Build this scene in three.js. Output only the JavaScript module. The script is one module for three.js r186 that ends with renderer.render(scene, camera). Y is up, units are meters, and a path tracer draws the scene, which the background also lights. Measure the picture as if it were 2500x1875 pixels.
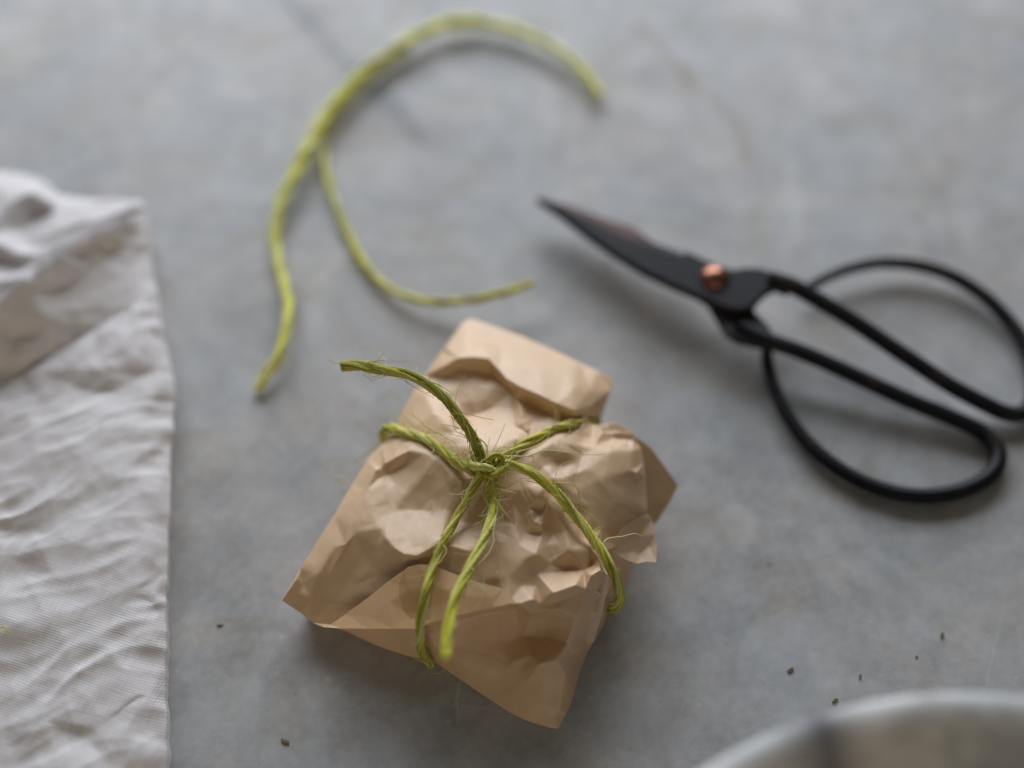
import * as THREE from 'three';
import { ImprovedNoise } from 'three/addons/math/ImprovedNoise.js';
import { mergeGeometries, mergeVertices } from 'three/addons/utils/BufferGeometryUtils.js';
import { RectAreaLightUniformsLib } from 'three/addons/lights/RectAreaLightUniformsLib.js';

// ---------------------------------------------------------------- camera, light, exposure
// Sizes below are in centimetres; CM brings them to metres.
const CM = 0.01;
const scene = new THREE.Scene();
const camera = new THREE.PerspectiveCamera(27, 4 / 3, 0.02, 20);
camera.position.set(0, 35.224 * CM, 22.875 * CM);
camera.lookAt(0, 0, 0);
camera.focus = 0.369;
camera.userData.fStop = 2.8;

const renderer = new THREE.WebGLRenderer({ antialias: true });
renderer.setSize(1024, 768);
renderer.toneMapping = THREE.LinearToneMapping;
renderer.toneMappingExposure = 1;
renderer.shadowMap.enabled = true;

RectAreaLightUniformsLib.init();
const win = new THREE.RectAreaLight(new THREE.Color(0.92, 0.98, 1.09), 7.1, 0.95, 0.56);   // a window at the far left of the table
win.position.set(-0.07, 0.42, -0.8);
win.lookAt(0, 0, 0.02);
scene.add(win);
const roomFill = new THREE.RectAreaLight(new THREE.Color(1.0, 0.86, 0.7), 1.35, 1.2, 0.6);    // added warm fill in place of wall bounce, brightens the front faces
roomFill.position.set(0.12, 0.3, 1.15);
roomFill.lookAt(0, 0, 0.05);
scene.add(roomFill);
scene.background = new THREE.Color(0.084, 0.075, 0.06);                                   // the dim warm room all round

// ---------------------------------------------------------------- helpers
const noiser = new ImprovedNoise();
const N3 = (x, y, z) => noiser.noise(x + 31.7, y + 17.3, z + 9.1);
const rng = (seed) => () => { seed |= 0; seed = (seed + 0x6D2B79F5) | 0; let t = Math.imul(seed ^ (seed >>> 15), 1 | seed); t = (t + Math.imul(t ^ (t >>> 7), 61 | t)) ^ t; return ((t ^ (t >>> 14)) >>> 0) / 4294967296; };
const clamp = (x, a = 0, b = 1) => Math.min(b, Math.max(a, x));
const smooth = (a, b, x) => { const t = clamp((x - a) / (b - a)); return t * t * (3 - 2 * t); };
const mix = (a, b, t) => a + (b - a) * t;
const V = (p) => new THREE.Vector3(p[0], p[1], p[2]);

const counts = {};
function numbered(name) { const n = counts[name] = (counts[name] ?? -1) + 1; return n ? name + '_' + String(n).padStart(3, '0') : name; }
function thing(name, label, category, base, group) {
  const o = new THREE.Group();
  o.name = numbered(name); o.position.set(base[0] * CM, base[1] * CM, base[2] * CM);
  o.userData = { label, category, base };
  if (group) o.userData.group = group;
  scene.add(o);
  return o;
}
function part(name, geo, material, parent, label, owner) {             // geometry in world centimetres, put under its thing
  const b = (owner ?? parent).userData.base ?? [0, 0, 0];
  geo.translate(-b[0], -b[1], -b[2]); geo.scale(CM, CM, CM);
  const m = new THREE.Mesh(geo, material);
  m.name = name; m.castShadow = m.receiveShadow = true;
  if (label) m.userData.label = label;
  parent.add(m);
  return m;
}
function single(name, geo, material, base, data) {                      // a thing that is one mesh
  geo.translate(-base[0], -base[1], -base[2]); geo.scale(CM, CM, CM);
  const m = new THREE.Mesh(geo, material);
  m.name = numbered(name); m.position.set(base[0] * CM, base[1] * CM, base[2] * CM); m.castShadow = m.receiveShadow = true;
  m.userData = data; scene.add(m);
  return m;
}
function geometry(pos, idx, uv, col) {
  const g = new THREE.BufferGeometry();
  g.setAttribute('position', new THREE.BufferAttribute(new Float32Array(pos), 3));
  if (uv) g.setAttribute('uv', new THREE.BufferAttribute(new Float32Array(uv), 2));
  if (col) g.setAttribute('color', new THREE.BufferAttribute(new Float32Array(col), 3));
  g.setIndex(idx);
  g.computeVertexNormals();
  return g;
}
function dataTexture(w, h, fn, srgb, repeat = true) {
  const d = new Uint8Array(w * h * 4);
  for (let y = 0; y < h; y++) for (let x = 0; x < w; x++) {
    const c = fn(x, y), o = (y * w + x) * 4;
    for (let k = 0; k < 3; k++) d[o + k] = clamp(Math.round((c.length ? c[k] : c) * 255), 0, 255);
    d[o + 3] = 255;
  }
  const t = new THREE.DataTexture(d, w, h);
  t.magFilter = THREE.LinearFilter; t.minFilter = THREE.LinearMipmapLinearFilter; t.generateMipmaps = true;
  if (repeat) t.wrapS = t.wrapT = THREE.RepeatWrapping;
  if (srgb) t.colorSpace = THREE.SRGBColorSpace;
  t.needsUpdate = true;
  return t;
}

// Delaunay triangles of points in a slanted plane (seen along the fall of the folds)
function delaunay(pts) {
  const n = pts.length, r = rng(7);
  const q = pts.map(([x, y, z]) => [x + (r() - 0.5) * 1e-3, z * 0.839 - y * 0.545 + (r() - 0.5) * 1e-3]);
  q.push([-500, -500], [500, -500], [0, 700]);
  const circum = (a, b, c) => {
    const [ax, ay] = q[a], [bx, by] = q[b], [cx, cy] = q[c], d = 2 * (ax * (by - cy) + bx * (cy - ay) + cx * (ay - by));
    const A = ax * ax + ay * ay, B = bx * bx + by * by, C = cx * cx + cy * cy;
    const ux = (A * (by - cy) + B * (cy - ay) + C * (ay - by)) / d, uy = (A * (cx - bx) + B * (ax - cx) + C * (bx - ax)) / d;
    return { v: [a, b, c], x: ux, y: uy, r: (ax - ux) ** 2 + (ay - uy) ** 2 };
  };
  let tri = [circum(n, n + 1, n + 2)];
  for (let i = 0; i < n; i++) {
    const edges = new Map(), keep = [];
    for (const t of tri) {
      if ((q[i][0] - t.x) ** 2 + (q[i][1] - t.y) ** 2 > t.r) { keep.push(t); continue; }
      for (let k = 0; k < 3; k++) {
        const a = t.v[k], b = t.v[(k + 1) % 3], key = Math.min(a, b) + '_' + Math.max(a, b);
        edges.has(key) ? edges.set(key, null) : edges.set(key, [a, b]);
      }
    }
    tri = keep;
    for (const e of edges.values()) if (e) tri.push(circum(e[0], e[1], i));
  }
  return { q, tris: tri.map((t) => t.v).filter((v) => v.every((i) => i < n)) };
}
function insidePolygon(x, y, poly) {
  let c = false;
  for (let i = 0, j = poly.length - 1; i < poly.length; j = i++) {
    const [xi, yi] = poly[i], [xj, yj] = poly[j];
    if ((yi > y) !== (yj > y) && x < ((xj - xi) * (y - yi)) / (yj - yi) + xi) c = !c;
  }
  return c;
}
// A folded sheet: an outline and inner points, each [x, y, z, sharpness]; triangulated, subdivided, softened where it is not sharp
function sheet(outline, inner, { levels = 4, passes = 18, wrinkle, color, skirt = 0, uvScale = 1, uvTurn = 0 }) {
  const pts = [...outline, ...inner], { q, tris } = delaunay(pts), poly = outline.map((_, i) => q[i]);
  let faces = tris.filter((t) => {
    const x = (q[t[0]][0] + q[t[1]][0] + q[t[2]][0]) / 3, y = (q[t[0]][1] + q[t[1]][1] + q[t[2]][1]) / 3;
    return insidePolygon(x, y, poly);
  }).map((t) => {
    const [a, b, c] = t.map((i) => q[i]);
    return (b[0] - a[0]) * (c[1] - a[1]) - (b[1] - a[1]) * (c[0] - a[0]) > 0 ? [t[0], t[2], t[1]] : t;
  });
  const v = pts.map((p) => [p[0], p[1], p[2], p[3] ?? 0]);
  for (let l = 0; l < levels; l++) {
    const mids = new Map(), out = [];
    const mid = (a, b) => {
      const key = a < b ? a * 4194304 + b : b * 4194304 + a;
      if (!mids.has(key)) { mids.set(key, v.length); v.push([0, 1, 2, 3].map((k) => (v[a][k] + v[b][k]) / 2)); }
      return mids.get(key);
    };
    for (const [a, b, c] of faces) { const ab = mid(a, b), bc = mid(b, c), ca = mid(c, a); out.push([a, ab, ca], [ab, b, bc], [ca, bc, c], [ab, bc, ca]); }
    faces = out;
  }
  const n = v.length, near = Array.from({ length: n }, () => new Set()), seen = new Map();
  for (const f of faces) for (let k = 0; k < 3; k++) {
    const a = f[k], b = f[(k + 1) % 3], key = a < b ? a * 4194304 + b : b * 4194304 + a;
    near[a].add(b); near[b].add(a); seen.set(key, (seen.get(key) ?? 0) + 1);
  }
  const rim = Array.from({ length: n }, () => null);
  for (const [key, c] of seen) if (c === 1) {
    const a = Math.floor(key / 4194304), b = key % 4194304;
    (rim[a] ??= []).push(b); (rim[b] ??= []).push(a);
  }
  const nb = near.map((s, i) => rim[i] ?? [...s]);
  for (let p = 0; p < passes; p++) {
    const nx = v.map((a, i) => {
      const l = 0.55 * (1 - 0.94 * Math.min(1, a[3])) * (rim[i] ? 0.8 : 1), m = nb[i], s = [0, 0, 0];
      for (const j of m) for (let k = 0; k < 3; k++) s[k] += v[j][k];
      return [0, 1, 2].map((k) => a[k] + l * (s[k] / m.length - a[k]));
    });
    for (let i = 0; i < n; i++) for (let k = 0; k < 3; k++) v[i][k] = nx[i][k];
  }
  let pos = v.flatMap((a) => [a[0], a[1], a[2]]);
  const first = geometry(pos, faces.flat());
  if (wrinkle) {
    const nm = first.getAttribute('normal');
    for (let i = 0; i < n; i++) {
      const w = wrinkle(v[i][0], v[i][1], v[i][2], rim[i]);
      pos[3 * i] += nm.getX(i) * w; pos[3 * i + 1] += nm.getY(i) * w; pos[3 * i + 2] += nm.getZ(i) * w;
    }
  }
  if (skirt) {                                                          // close the sheet down to the table, drawn in below
    let cx = 0, cz = 0;
    outline.forEach((p) => { cx += p[0] / outline.length; cz += p[2] / outline.length; });
    const rings = [[0.55, skirt * 0.45], [0.02, skirt]], made = rings.map(() => new Map());
    for (let i = 0; i < n; i++) if (rim[i]) rings.forEach(([hy, s], k) => {
      made[k].set(i, pos.length / 3);
      const dx = cx - pos[3 * i], dz = cz - pos[3 * i + 2], d = Math.hypot(dx, dz), y = pos[3 * i + 1], g = Math.min(1, y / 0.8);
      pos.push(pos[3 * i] + dx / d * s * g, Math.max(0.004, y * hy), pos[3 * i + 2] + dz / d * s * g);
    });
    const more = [];
    for (const f of faces) for (let k = 0; k < 3; k++) {
      const a = f[k], b = f[(k + 1) % 3], key = a < b ? a * 4194304 + b : b * 4194304 + a;
      if (seen.get(key) !== 1) continue;
      const a1 = made[0].get(a), b1 = made[0].get(b), a2 = made[1].get(a), b2 = made[1].get(b);
      more.push([b, a, a1], [b, a1, b1], [b1, a1, a2], [b1, a2, b2]);
    }
    faces = faces.concat(more);
  }
  const uv = [], col = [], cs = Math.cos(uvTurn), sn = Math.sin(uvTurn);
  for (let i = 0; i < pos.length / 3; i++) {
    const x = pos[3 * i], z = pos[3 * i + 2] - pos[3 * i + 1] * 0.5;
    uv.push((x * cs + z * sn) * uvScale, (-x * sn + z * cs) * uvScale);
    if (color) col.push(...color(pos[3 * i], pos[3 * i + 1], pos[3 * i + 2]));
  }
  return geometry(pos, faces.flat(), uv, color ? col : null);
}

// Frames along a curve through points; radius and offset as functions of arc length
function spine(points, step) {
  const curve = new THREE.CatmullRomCurve3(points.map(V), false, 'centripetal'), len = curve.getLength(), n = Math.max(6, Math.ceil(len / step));
  curve.arcLengthDivisions = Math.max(200, n * 2);
  const out = [];
  let normal = null, last = null;
  for (let i = 0; i <= n; i++) {
    const u = i / n, p = curve.getPointAt(u), t = curve.getTangentAt(u);
    if (!normal) { normal = new THREE.Vector3(0, 1, 0); if (Math.abs(t.y) > 0.9) normal.set(1, 0, 0); normal.addScaledVector(t, -normal.dot(t)).normalize(); }
    else { normal.applyQuaternion(new THREE.Quaternion().setFromUnitVectors(last, t)); normal.addScaledVector(t, -normal.dot(t)).normalize(); }
    last = t.clone();
    out.push({ p, t, n: normal.clone(), b: new THREE.Vector3().crossVectors(t, normal), s: u * len, u });
  }
  return { frames: out, len };
}
function tube(points, radius, { step = 0.06, around = 12, flat = 1, color } = {}) {
  const { frames } = spine(points, step), pos = [], uv = [], idx = [], col = [];
  frames.forEach((f, i) => {
    const r = radius(f.u, f.s);
    for (let k = 0; k <= around; k++) {
      const a = (k / around) * Math.PI * 2, d = f.n.clone().multiplyScalar(Math.cos(a) * r * flat).addScaledVector(f.b, Math.sin(a) * r);
      pos.push(f.p.x + d.x, f.p.y + d.y, f.p.z + d.z); uv.push(k / around, f.s);
      if (color) col.push(...color(f.u, f.s));
      if (i && k) { const w = around + 1, o = i * w + k; idx.push(o - w - 1, o - 1, o, o - w - 1, o, o - w); }
    }
  });
  for (const [i, sgn] of [[0, 1], [frames.length - 1, -1]]) {          // closed ends
    const c = pos.length / 3, w = around + 1, f = frames[i];
    const e = f.p.clone().addScaledVector(f.t, -sgn * radius(f.u, f.s) * 0.5);
    pos.push(e.x, e.y, e.z); uv.push(0, 0); if (color) col.push(...color(f.u, f.s));
    for (let k = 1; k < w; k++) sgn > 0 ? idx.push(c, i * w + k, i * w + k - 1) : idx.push(c, i * w + k - 1, i * w + k);
  }
  const g = mergeVertices(geometry(pos, idx, uv, color ? col : null), 1e-5);
  g.computeVertexNormals();
  return g;
}
// Twine: plies wound round each other, every ply ridged by its fibres
const GREENS = [[0.56, 0.53, 0.06], [0.65, 0.62, 0.11], [0.78, 0.76, 0.30], [0.38, 0.37, 0.03], [0.66, 0.58, 0.10]];
function twine(points, { r = 0.14, plies = 3, pitch = 1.15, seed = 1, loose = 0, step = 0.035, bright = 1, phase = 0, swell = () => 0.79 } = {}) {
  const { frames, len } = spine(points, step), rnd = rng(seed), geos = [], around = 26;
  for (let k = 0; k < plies; k++) {
    const pos = [], idx = [], col = [], uv = [], fibres = Array.from({ length: 11 }, () => GREENS[Math.floor(rnd() * GREENS.length)]), shift = rnd() * 50;
    frames.forEach((f, i) => {
      const open = 1 + loose * (smooth(0.75, 1, f.u)), wob = (1 + 0.14 * N3(f.s * 0.9, shift, 2)) * (1 + 0.16 * N3(f.s * 0.55, seed * 3.7, 4)) * swell(f.u);
      const a = phase + (k / plies) * Math.PI * 2 + (f.s / (pitch * 1.6)) * Math.PI * 2 + 0.35 * N3(f.s * 0.7, shift, 0);
      const R = r * (plies === 1 ? 0 : 0.44) * open * wob, rp = r * (plies === 1 ? 1 : 0.6) * wob * (1 + 0.1 * N3(f.s * 1.6, shift, 5));
      const c = f.p.clone().addScaledVector(f.n, Math.cos(a) * R).addScaledVector(f.b, Math.sin(a) * R);
      for (let m = 0; m < around; m++) {
        const th = (m / around) * Math.PI * 2, fa = th + f.s * 1.6, groove = 0.7 * N3(Math.cos(fa) * 2.1 + shift, Math.sin(fa) * 2.1, f.s * 0.35) + 0.6 * N3(Math.cos(fa) * 4.5 + shift, Math.sin(fa) * 4.5, f.s * 0.5);
        const rr = rp * (1 + 0.4 * groove), d = f.n.clone().multiplyScalar(Math.cos(th + a)).addScaledVector(f.b, Math.sin(th + a));
        pos.push(c.x + d.x * rr, c.y + d.y * rr, c.z + d.z * rr); uv.push(m / around, f.s);
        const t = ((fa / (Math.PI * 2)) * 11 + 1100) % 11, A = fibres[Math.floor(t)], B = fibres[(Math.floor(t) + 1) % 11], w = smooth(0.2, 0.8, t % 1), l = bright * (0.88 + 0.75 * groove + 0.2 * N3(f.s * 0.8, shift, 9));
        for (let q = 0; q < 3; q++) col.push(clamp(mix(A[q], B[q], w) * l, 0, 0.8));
        if (i) { const o = i * around, m1 = (m + 1) % around; idx.push(o - around + m, o + m1, o + m, o - around + m, o - around + m1, o + m1); }
      }
    });
    for (const [i, sgn] of [[0, 1], [frames.length - 1, -1]]) {
      const c = pos.length / 3; let x = 0, y = 0, z = 0;
      for (let m = 0; m < around; m++) { x += pos[3 * (i * around + m)] / around; y += pos[3 * (i * around + m) + 1] / around; z += pos[3 * (i * around + m) + 2] / around; }
      const f = frames[i]; pos.push(x - f.t.x * sgn * 0.03, y - f.t.y * sgn * 0.03, z - f.t.z * sgn * 0.03); uv.push(0, 0); col.push(...GREENS[2]);
      for (let m = 0; m < around; m++) sgn > 0 ? idx.push(c, i * around + (m + 1) % around, i * around + m) : idx.push(c, i * around + m, i * around + (m + 1) % around);
    }
    geos.push(geometry(pos, idx.map((_, j) => idx[j]), uv, col));
  }
  return mergeGeometries(geos);
}
const FIBRE = [[0.74, 0.72, 0.32], [0.60, 0.57, 0.16], [0.74, 0.64, 0.38], [0.5, 0.48, 0.09]];
const fibre = (points, r, k = 0) => tube(points, (u) => r * (1 - 0.5 * u), { step: 0.05, around: 5, color: () => FIBRE[k % 4] });
// short hairs that stand off along a strand
function fuzz(points, amount, seed, reach = 0.14, thick = 1) {
  const { frames } = spine(points, 0.03), rnd = rng(seed), out = [];
  for (let i = 0; i < amount; i++) {
    const f = frames[Math.floor(rnd() * frames.length)], a = rnd() * Math.PI * 2, l = 0.12 + rnd() * rnd() * 0.75, s = rnd() < 0.5 ? 1 : -1;
    const o = f.n.clone().multiplyScalar(Math.cos(a)).addScaledVector(f.b, Math.sin(a)), p = f.p.clone().addScaledVector(o, reach * 0.8), list = [p.toArray()];
    const d = f.t.clone().multiplyScalar(s * (0.5 + rnd())).addScaledVector(o, 0.25 + rnd() * 0.7).normalize(), side = new THREE.Vector3(rnd() - 0.5, rnd() - 0.5, rnd() - 0.5);
    for (let k = 1; k <= 4; k++) { d.addScaledVector(side, 0.25 + 0.4 * rnd()).normalize(); p.addScaledVector(d, l / 4); if (p.y < 0.03) p.y = 0.03; list.push(p.toArray()); }
    out.push(fibre(list, (0.006 + rnd() * 0.007) * thick, i));
  }
  return out;
}

// ---------------------------------------------------------------- materials
const bodyPaper = new THREE.MeshPhysicalMaterial({ name: 'greaseproof paper', vertexColors: true, roughness: 0.65, specularIntensity: 0.7, clearcoat: 0.75, clearcoatRoughness: 0.45, side: THREE.DoubleSide });
const thinPaper = new THREE.MeshPhysicalMaterial({ name: 'thin greaseproof paper', vertexColors: true, roughness: 0.9, specularIntensity: 0.6, transmission: 0.38, thickness: 0, clearcoat: 0.35, clearcoatRoughness: 0.4, side: THREE.DoubleSide });
const twineMat = new THREE.MeshPhysicalMaterial({ name: 'twine', vertexColors: true, roughness: 0.78, specularIntensity: 0.4, sheen: 0.2, sheenColor: new THREE.Color(0.8, 0.8, 0.4), sheenRoughness: 0.5 });
const iron = new THREE.MeshPhysicalMaterial({ name: 'black iron', vertexColors: true, roughness: 0.48, specularIntensity: 0.36 });
const rust = new THREE.MeshStandardMaterial({ name: 'rusty steel', vertexColors: true, roughness: 0.6, metalness: 0.1 });
const copper = new THREE.MeshStandardMaterial({ name: 'copper', color: new THREE.Color(0.3, 0.135, 0.09), roughness: 0.34, metalness: 1 });

// ---------------------------------------------------------------- tabletop
{
  const W = 2048, H = 1536, LX = 60, LZ = 45;                            // the slab, in cm
  const seg = (x, z, a, b) => { const dx = b[0] - a[0], dz = b[2] - a[2], t = clamp(((x - a[0]) * dx + (z - a[2]) * dz) / (dx * dx + dz * dz)); return [Math.hypot(x - a[0] - t * dx, z - a[2] - t * dz), t]; };
  const veins = [
    [[[-7.866, 0, -15.337], [-6.171, 0, -13.176], [-4.936, 0, -11.367], [-3.515, 0, -9.792], [-2.871, 0, -8.666]], 0.34, 0.17, [1, 0.97, 0.9]],
    [[[3.904, 0, -13.176], [4.659, 0, -11.962], [5.729, 0, -10.283], [6.605, 0, -8.985], [6.851, 0, -7.57]], 0.17, 0.14, [0.55, 0.85, 1.2]],
    [[[11.127, 0, -8.666], [12.223, 0, -6.35], [12.263, 0, -4.299]], 0.22, 0.06, [0.7, 0.9, 1.2]],
    [[[-6.999, 0, 4.385], [-6.393, 0, 6.597], [-6.491, 0, 8.678]], 0.5, 0.05, [0.8, 0.9, 1.1]],
    [[[4.543, 0, 4.725], [6.472, 0, 5.728], [8.92, 0, 6.056]], 0.6, 0.06, [0.8, 0.95, 1.1]],
  ];
  const scratches = [
    [[-1.228, 0, 8.323], [-1.313, 0, 8.88], 0.045, 0.34], [[-1.313, 0, 8.88], [-1.257, 0, 9.358], 0.03, 0.42], [[-1.118, 0, 8.577], [-1.213, 0, 9.18], 0.02, 0.3], [[-1.141, 0, 8.93], [-0.142, 0, 9.08], 0.022, 0.22],
    [[-0.142, 0, 9.08], [1.789, 0, 9.625], 0.02, 0.13], [[12.598, 0, 4.27], [11.669, 0, 6.811], 0.018, 0.16], [[11.669, 0, 6.811], [11.012, 0, 8.577], 0.026, 0.2], [[-7.991, 0, 6.382], [-7.482, 0, 7.444], 0.02, 0.12],
  ];
  const rnd = rng(41), dots = Array.from({ length: 2600 }, () => [(rnd() - 0.5) * 40, (rnd() - 0.5) * 34, 0.014 + rnd() * rnd() * rnd() * 0.085, rnd() < 0.68 ? 0.1 + rnd() * 0.28 : -0.1 - rnd() * 0.2]), cells = new Map();
  for (const d of dots) { const k = Math.floor(d[0]) + '_' + Math.floor(d[1]); cells.has(k) ? cells.get(k).push(d) : cells.set(k, [d]); }
  const sr = (l) => (l <= 0.0031308 ? 12.92 * l : 1.055 * Math.pow(l, 1 / 2.4) - 0.055);
  const map = dataTexture(W, H, (px, py) => {
    const x = (px / W - 0.5) * LX, z = (0.5 - py / H) * LZ, wx = x + 1.2 * N3(x * 0.25, z * 0.25, 3), wz = z + 1.2 * N3(x * 0.25, z * 0.25, 8);
    const big = N3(wx * 0.16, wz * 0.16, 0), mid = N3(wx * 0.45, wz * 0.45, 4), small = N3(wx * 1.3, wz * 1.3, 6), fine = N3(x * 4.2, z * 4.2, 2), grain = N3(x * 12, z * 12, 5);
    let l = 1 + 0.06 * big + 0.12 * mid + 0.15 * small + 0.11 * fine + 0.07 * grain, warm = 0.045 * N3(wx * 0.3, wz * 0.3, 12) + 0.03 * N3(wx * 0.9, wz * 0.9, 15), c = [0, 0, 0];
    const pale = smooth(0.18, 0.5, N3(wx * 0.7, wz * 0.7, 21)) * 0.12; l += pale;
    const scuff = smooth(0.06, 0, Math.abs(N3(x * 1.7 + fine * 0.3, z * 2.3, 33))) * smooth(0.05, 0.4, N3(x * 0.5, z * 0.5, 40)); l += 0.13 * scuff * (0.5 + Math.abs(N3(x * 7, z * 7, 44)));
    const tan = smooth(0.28, 0.5, N3(wx * 0.55, wz * 0.75, 52)) * 0.09; c[0] -= tan * 0.45; c[1] -= tan * 0.7; c[2] -= tan * 1.2;
    for (const [path, w, depth, tint] of veins) {
      let best = 9;
      for (let k = 1; k < path.length; k++) best = Math.min(best, seg(x + 0.25 * N3(x, z, 1), z + 0.25 * N3(x, z, 7), path[k - 1], path[k])[0]);
      const f = Math.exp(-((best / w) ** 2)) * depth * 2;
      for (let k = 0; k < 3; k++) c[k] -= f * tint[k];
    }
    for (const [a, b, w, gain] of scratches) {
      const [d] = seg(x + 0.03 * N3(x * 3, z * 3, 1), z, a, b);
      l += gain * Math.exp(-((d / w) ** 2)) * (0.55 + 0.9 * Math.abs(N3(x * 9, z * 9, 3)));
    }
    for (let i = -1; i <= 1; i++) for (let j = -1; j <= 1; j++) for (const d of cells.get(Math.floor(x + i) + '_' + Math.floor(z + j)) ?? []) {
      const q = Math.hypot(x - d[0] + 0.02 * fine, z - d[1]) / d[2];
      if (q < 3) { const e = d[3] * Math.exp(-q * q); l += e; if (d[3] < -0.16) { c[0] -= e * 0.25; c[2] += e * 0.6; } }
    }
    return [0.39 * (1 + warm), 0.384, 0.372 * (1 - warm)].map((v, k) => sr(v * (l + c[k])));
  }, true);
  const rough = dataTexture(512, 512, (x, y) => { const u = x / 512 * 16, v = y / 512 * 16; return 0.52 + 0.16 * N3(u, v, 1) + 0.12 * N3(u * 4, v * 4, 2); });
  rough.repeat.set(2, 2);
  const stone = new THREE.MeshPhysicalMaterial({ name: 'worn marble', map, roughness: 0.9, roughnessMap: rough, specularIntensity: 0.6 });
  const top = new THREE.BoxGeometry(LX, 2, LZ).translate(0, -1, 0);
  single('tabletop', top, stone, [0, 0, 0], { label: 'worn grey marble tabletop with faint veins and scratches', category: 'tabletop', kind: 'structure' });
}

// ---------------------------------------------------------------- paper parcel
const A = [
  [-0.668, 2.95, 4.174], [-0.724, 3.1, 3.997], [-0.857, 3.3, 3.761], [-1.044, 3.6, 3.554], [-1.327, 3.85, 3.207],
  [-1.662, 4, 2.875], [-2.045, 4.1, 2.6], [-2.528, 4.12, 2.386], [-3.161, 4.05, 2.202], [-3.656, 3.95, 2.043],
  [-4.009, 3.9, 2.021],
];
const B = [
  [-0.746, 2.77, 4.312], [-1.055, 2.75, 4.146], [-1.446, 2.73, 3.813], [-1.849, 2.57, 3.369], [-2.259, 2.37, 3.033],
  [-2.625, 2.15, 2.772], [-2.899, 1.9, 2.527], [-3.129, 1.55, 2.361], [-3.211, 1.15, 2.26], [-3.177, 0.65, 2.15],
];
const C = [
  [-0.575, 2.85, 4.072], [-0.336, 2.85, 3.972], [0, 2.83, 3.726], [0.388, 2.71, 3.385], [0.831, 2.57, 3.039],
  [1.23, 2.45, 2.794], [1.538, 2.2, 2.571], [1.788, 1.85, 2.261], [1.98, 1.5, 2.021], [2.149, 1.2, 1.908],
];
const D = [
  [-0.552, 2.95, 4.284], [-0.304, 3.05, 4.232], [-0.047, 3.12, 4.25], [0.284, 3.12, 4.382], [0.663, 3.02, 4.586],
  [1.041, 2.85, 4.87], [1.418, 2.65, 5.265], [1.789, 2.5, 5.75], [2.045, 2.42, 6.13], [2.264, 2.3, 6.486],
  [2.432, 1.85, 6.681], [2.518, 1.3, 6.729], [2.488, 0.8, 6.735], [2.364, 0.3, 6.608],
];
const E = [
  [-0.705, 2.9, 4.321], [-0.837, 2.8, 4.57], [-1.044, 2.69, 4.943], [-1.301, 2.65, 5.458], [-1.494, 2.75, 5.933],
  [-1.672, 2.71, 6.33], [-1.828, 2.67, 6.824], [-1.922, 2.74, 7.264], [-2.012, 2.52, 7.662], [-2.052, 2.22, 8.022],
  [-2.096, 1.3, 8.014], [-2.01, 0.37, 7.916], [-1.906, 0.09, 7.94],
];
const F = [
  [-0.609, 2.95, 4.327], [-0.512, 2.9, 4.627], [-0.444, 2.85, 4.977], [-0.442, 2.85, 5.352], [-0.522, 2.92, 5.813],
  [-0.701, 3, 6.323], [-0.933, 3.05, 6.86], [-1.16, 3.1, 7.387], [-1.303, 3.15, 7.857], [-1.369, 3.2, 8.463],
  [-1.432, 3.25, 9.114],
];
// how deep the tight strands press into the paper, in plan
const pressed = [B, C, D.slice(4), E].map((l) => l.map(([x, y, z]) => [x, z - 0.5 * y]));
function dent(px, pz) {
  let best = 9;
  for (const l of pressed) for (let i = 1; i < l.length; i++) {
    const [ax, az] = l[i - 1], dx = l[i][0] - ax, dz = l[i][1] - az, t = clamp(((px - ax) * dx + (pz - az) * dz) / (dx * dx + dz * dz));
    best = Math.min(best, Math.hypot(px - ax - t * dx, pz - az - t * dz));
  }
  return best < 0.34 ? -0.075 * (1 - best / 0.34) ** 1.5 : 0;
}
const creaseList = (() => {                                             // short straight creases, most of them running towards the knot
  const r = rng(77), out = [];
  for (let i = 0; i < 150; i++) {
    const x = -5 + r() * 9.5, z = -1.5 + r() * 9.5, k = Math.atan2(1.6 - z, -0.7 - x), a = r() < 0.6 ? k + (r() - 0.5) * 0.9 : r() * Math.PI;
    const d = Math.hypot(x + 0.7, z - 1.6), w = 0.16 + r() * r() * 0.7;
    out.push([x, z, Math.cos(a), Math.sin(a), 0.35 + r() * 1.1, w, (r() < 0.62 ? 1 : -1) * w * (0.04 + 0.1 * r()) * (z < 0.9 ? 0.2 : x < -3.1 ? 0.3 : x < -1.3 ? 0.5 : d < 3.2 ? 1.1 : 0.6), 0.35 + r() * 0.9]);
  }
  for (let i = 0; i < 190; i++) {                                      // fine crinkles
    const x = -5 + r() * 9.5, z = -1.5 + r() * 9.5, a = r() * Math.PI, d = Math.hypot(x + 0.7, z - 1.6), w = 0.07 + r() * 0.12;
    out.push([x, z, Math.cos(a), Math.sin(a), 0.12 + r() * 0.5, w, (r() < 0.5 ? 1 : -1) * w * (0.03 + 0.07 * r()) * (z < 0.9 ? 0.3 : d < 3 && x > -1.2 ? 1.2 : 0.4), 0.4 + r()]);
  }
  return out;
})();
const crumple = (x, y, z) => {
  const px = x + 0.06 * N3(x * 1.5, z * 1.5, 3), pz = z - 0.5 * y + 0.06 * N3(x * 1.5, z * 1.5, 9);
  let h = dent(x, z - 0.5 * y) + 0.01 * N3(x * 0.9, y, z * 0.9) + 0.0025 * N3(x * 5, y * 5, z * 5);
  for (const [cx, cz, ux, uz, len, w, amp, skew] of creaseList) {
    const dx = px - cx, dz = pz - cz, t = Math.abs(dx * ux + dz * uz) / len;
    if (t > 1) continue;
    const d = dx * uz - dz * ux, e = d > 0 ? d / w : -d / (w * skew);
    if (e < 1) h += amp * (1 - e) * (1 - t * t);
  }
  return h;
};
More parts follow.
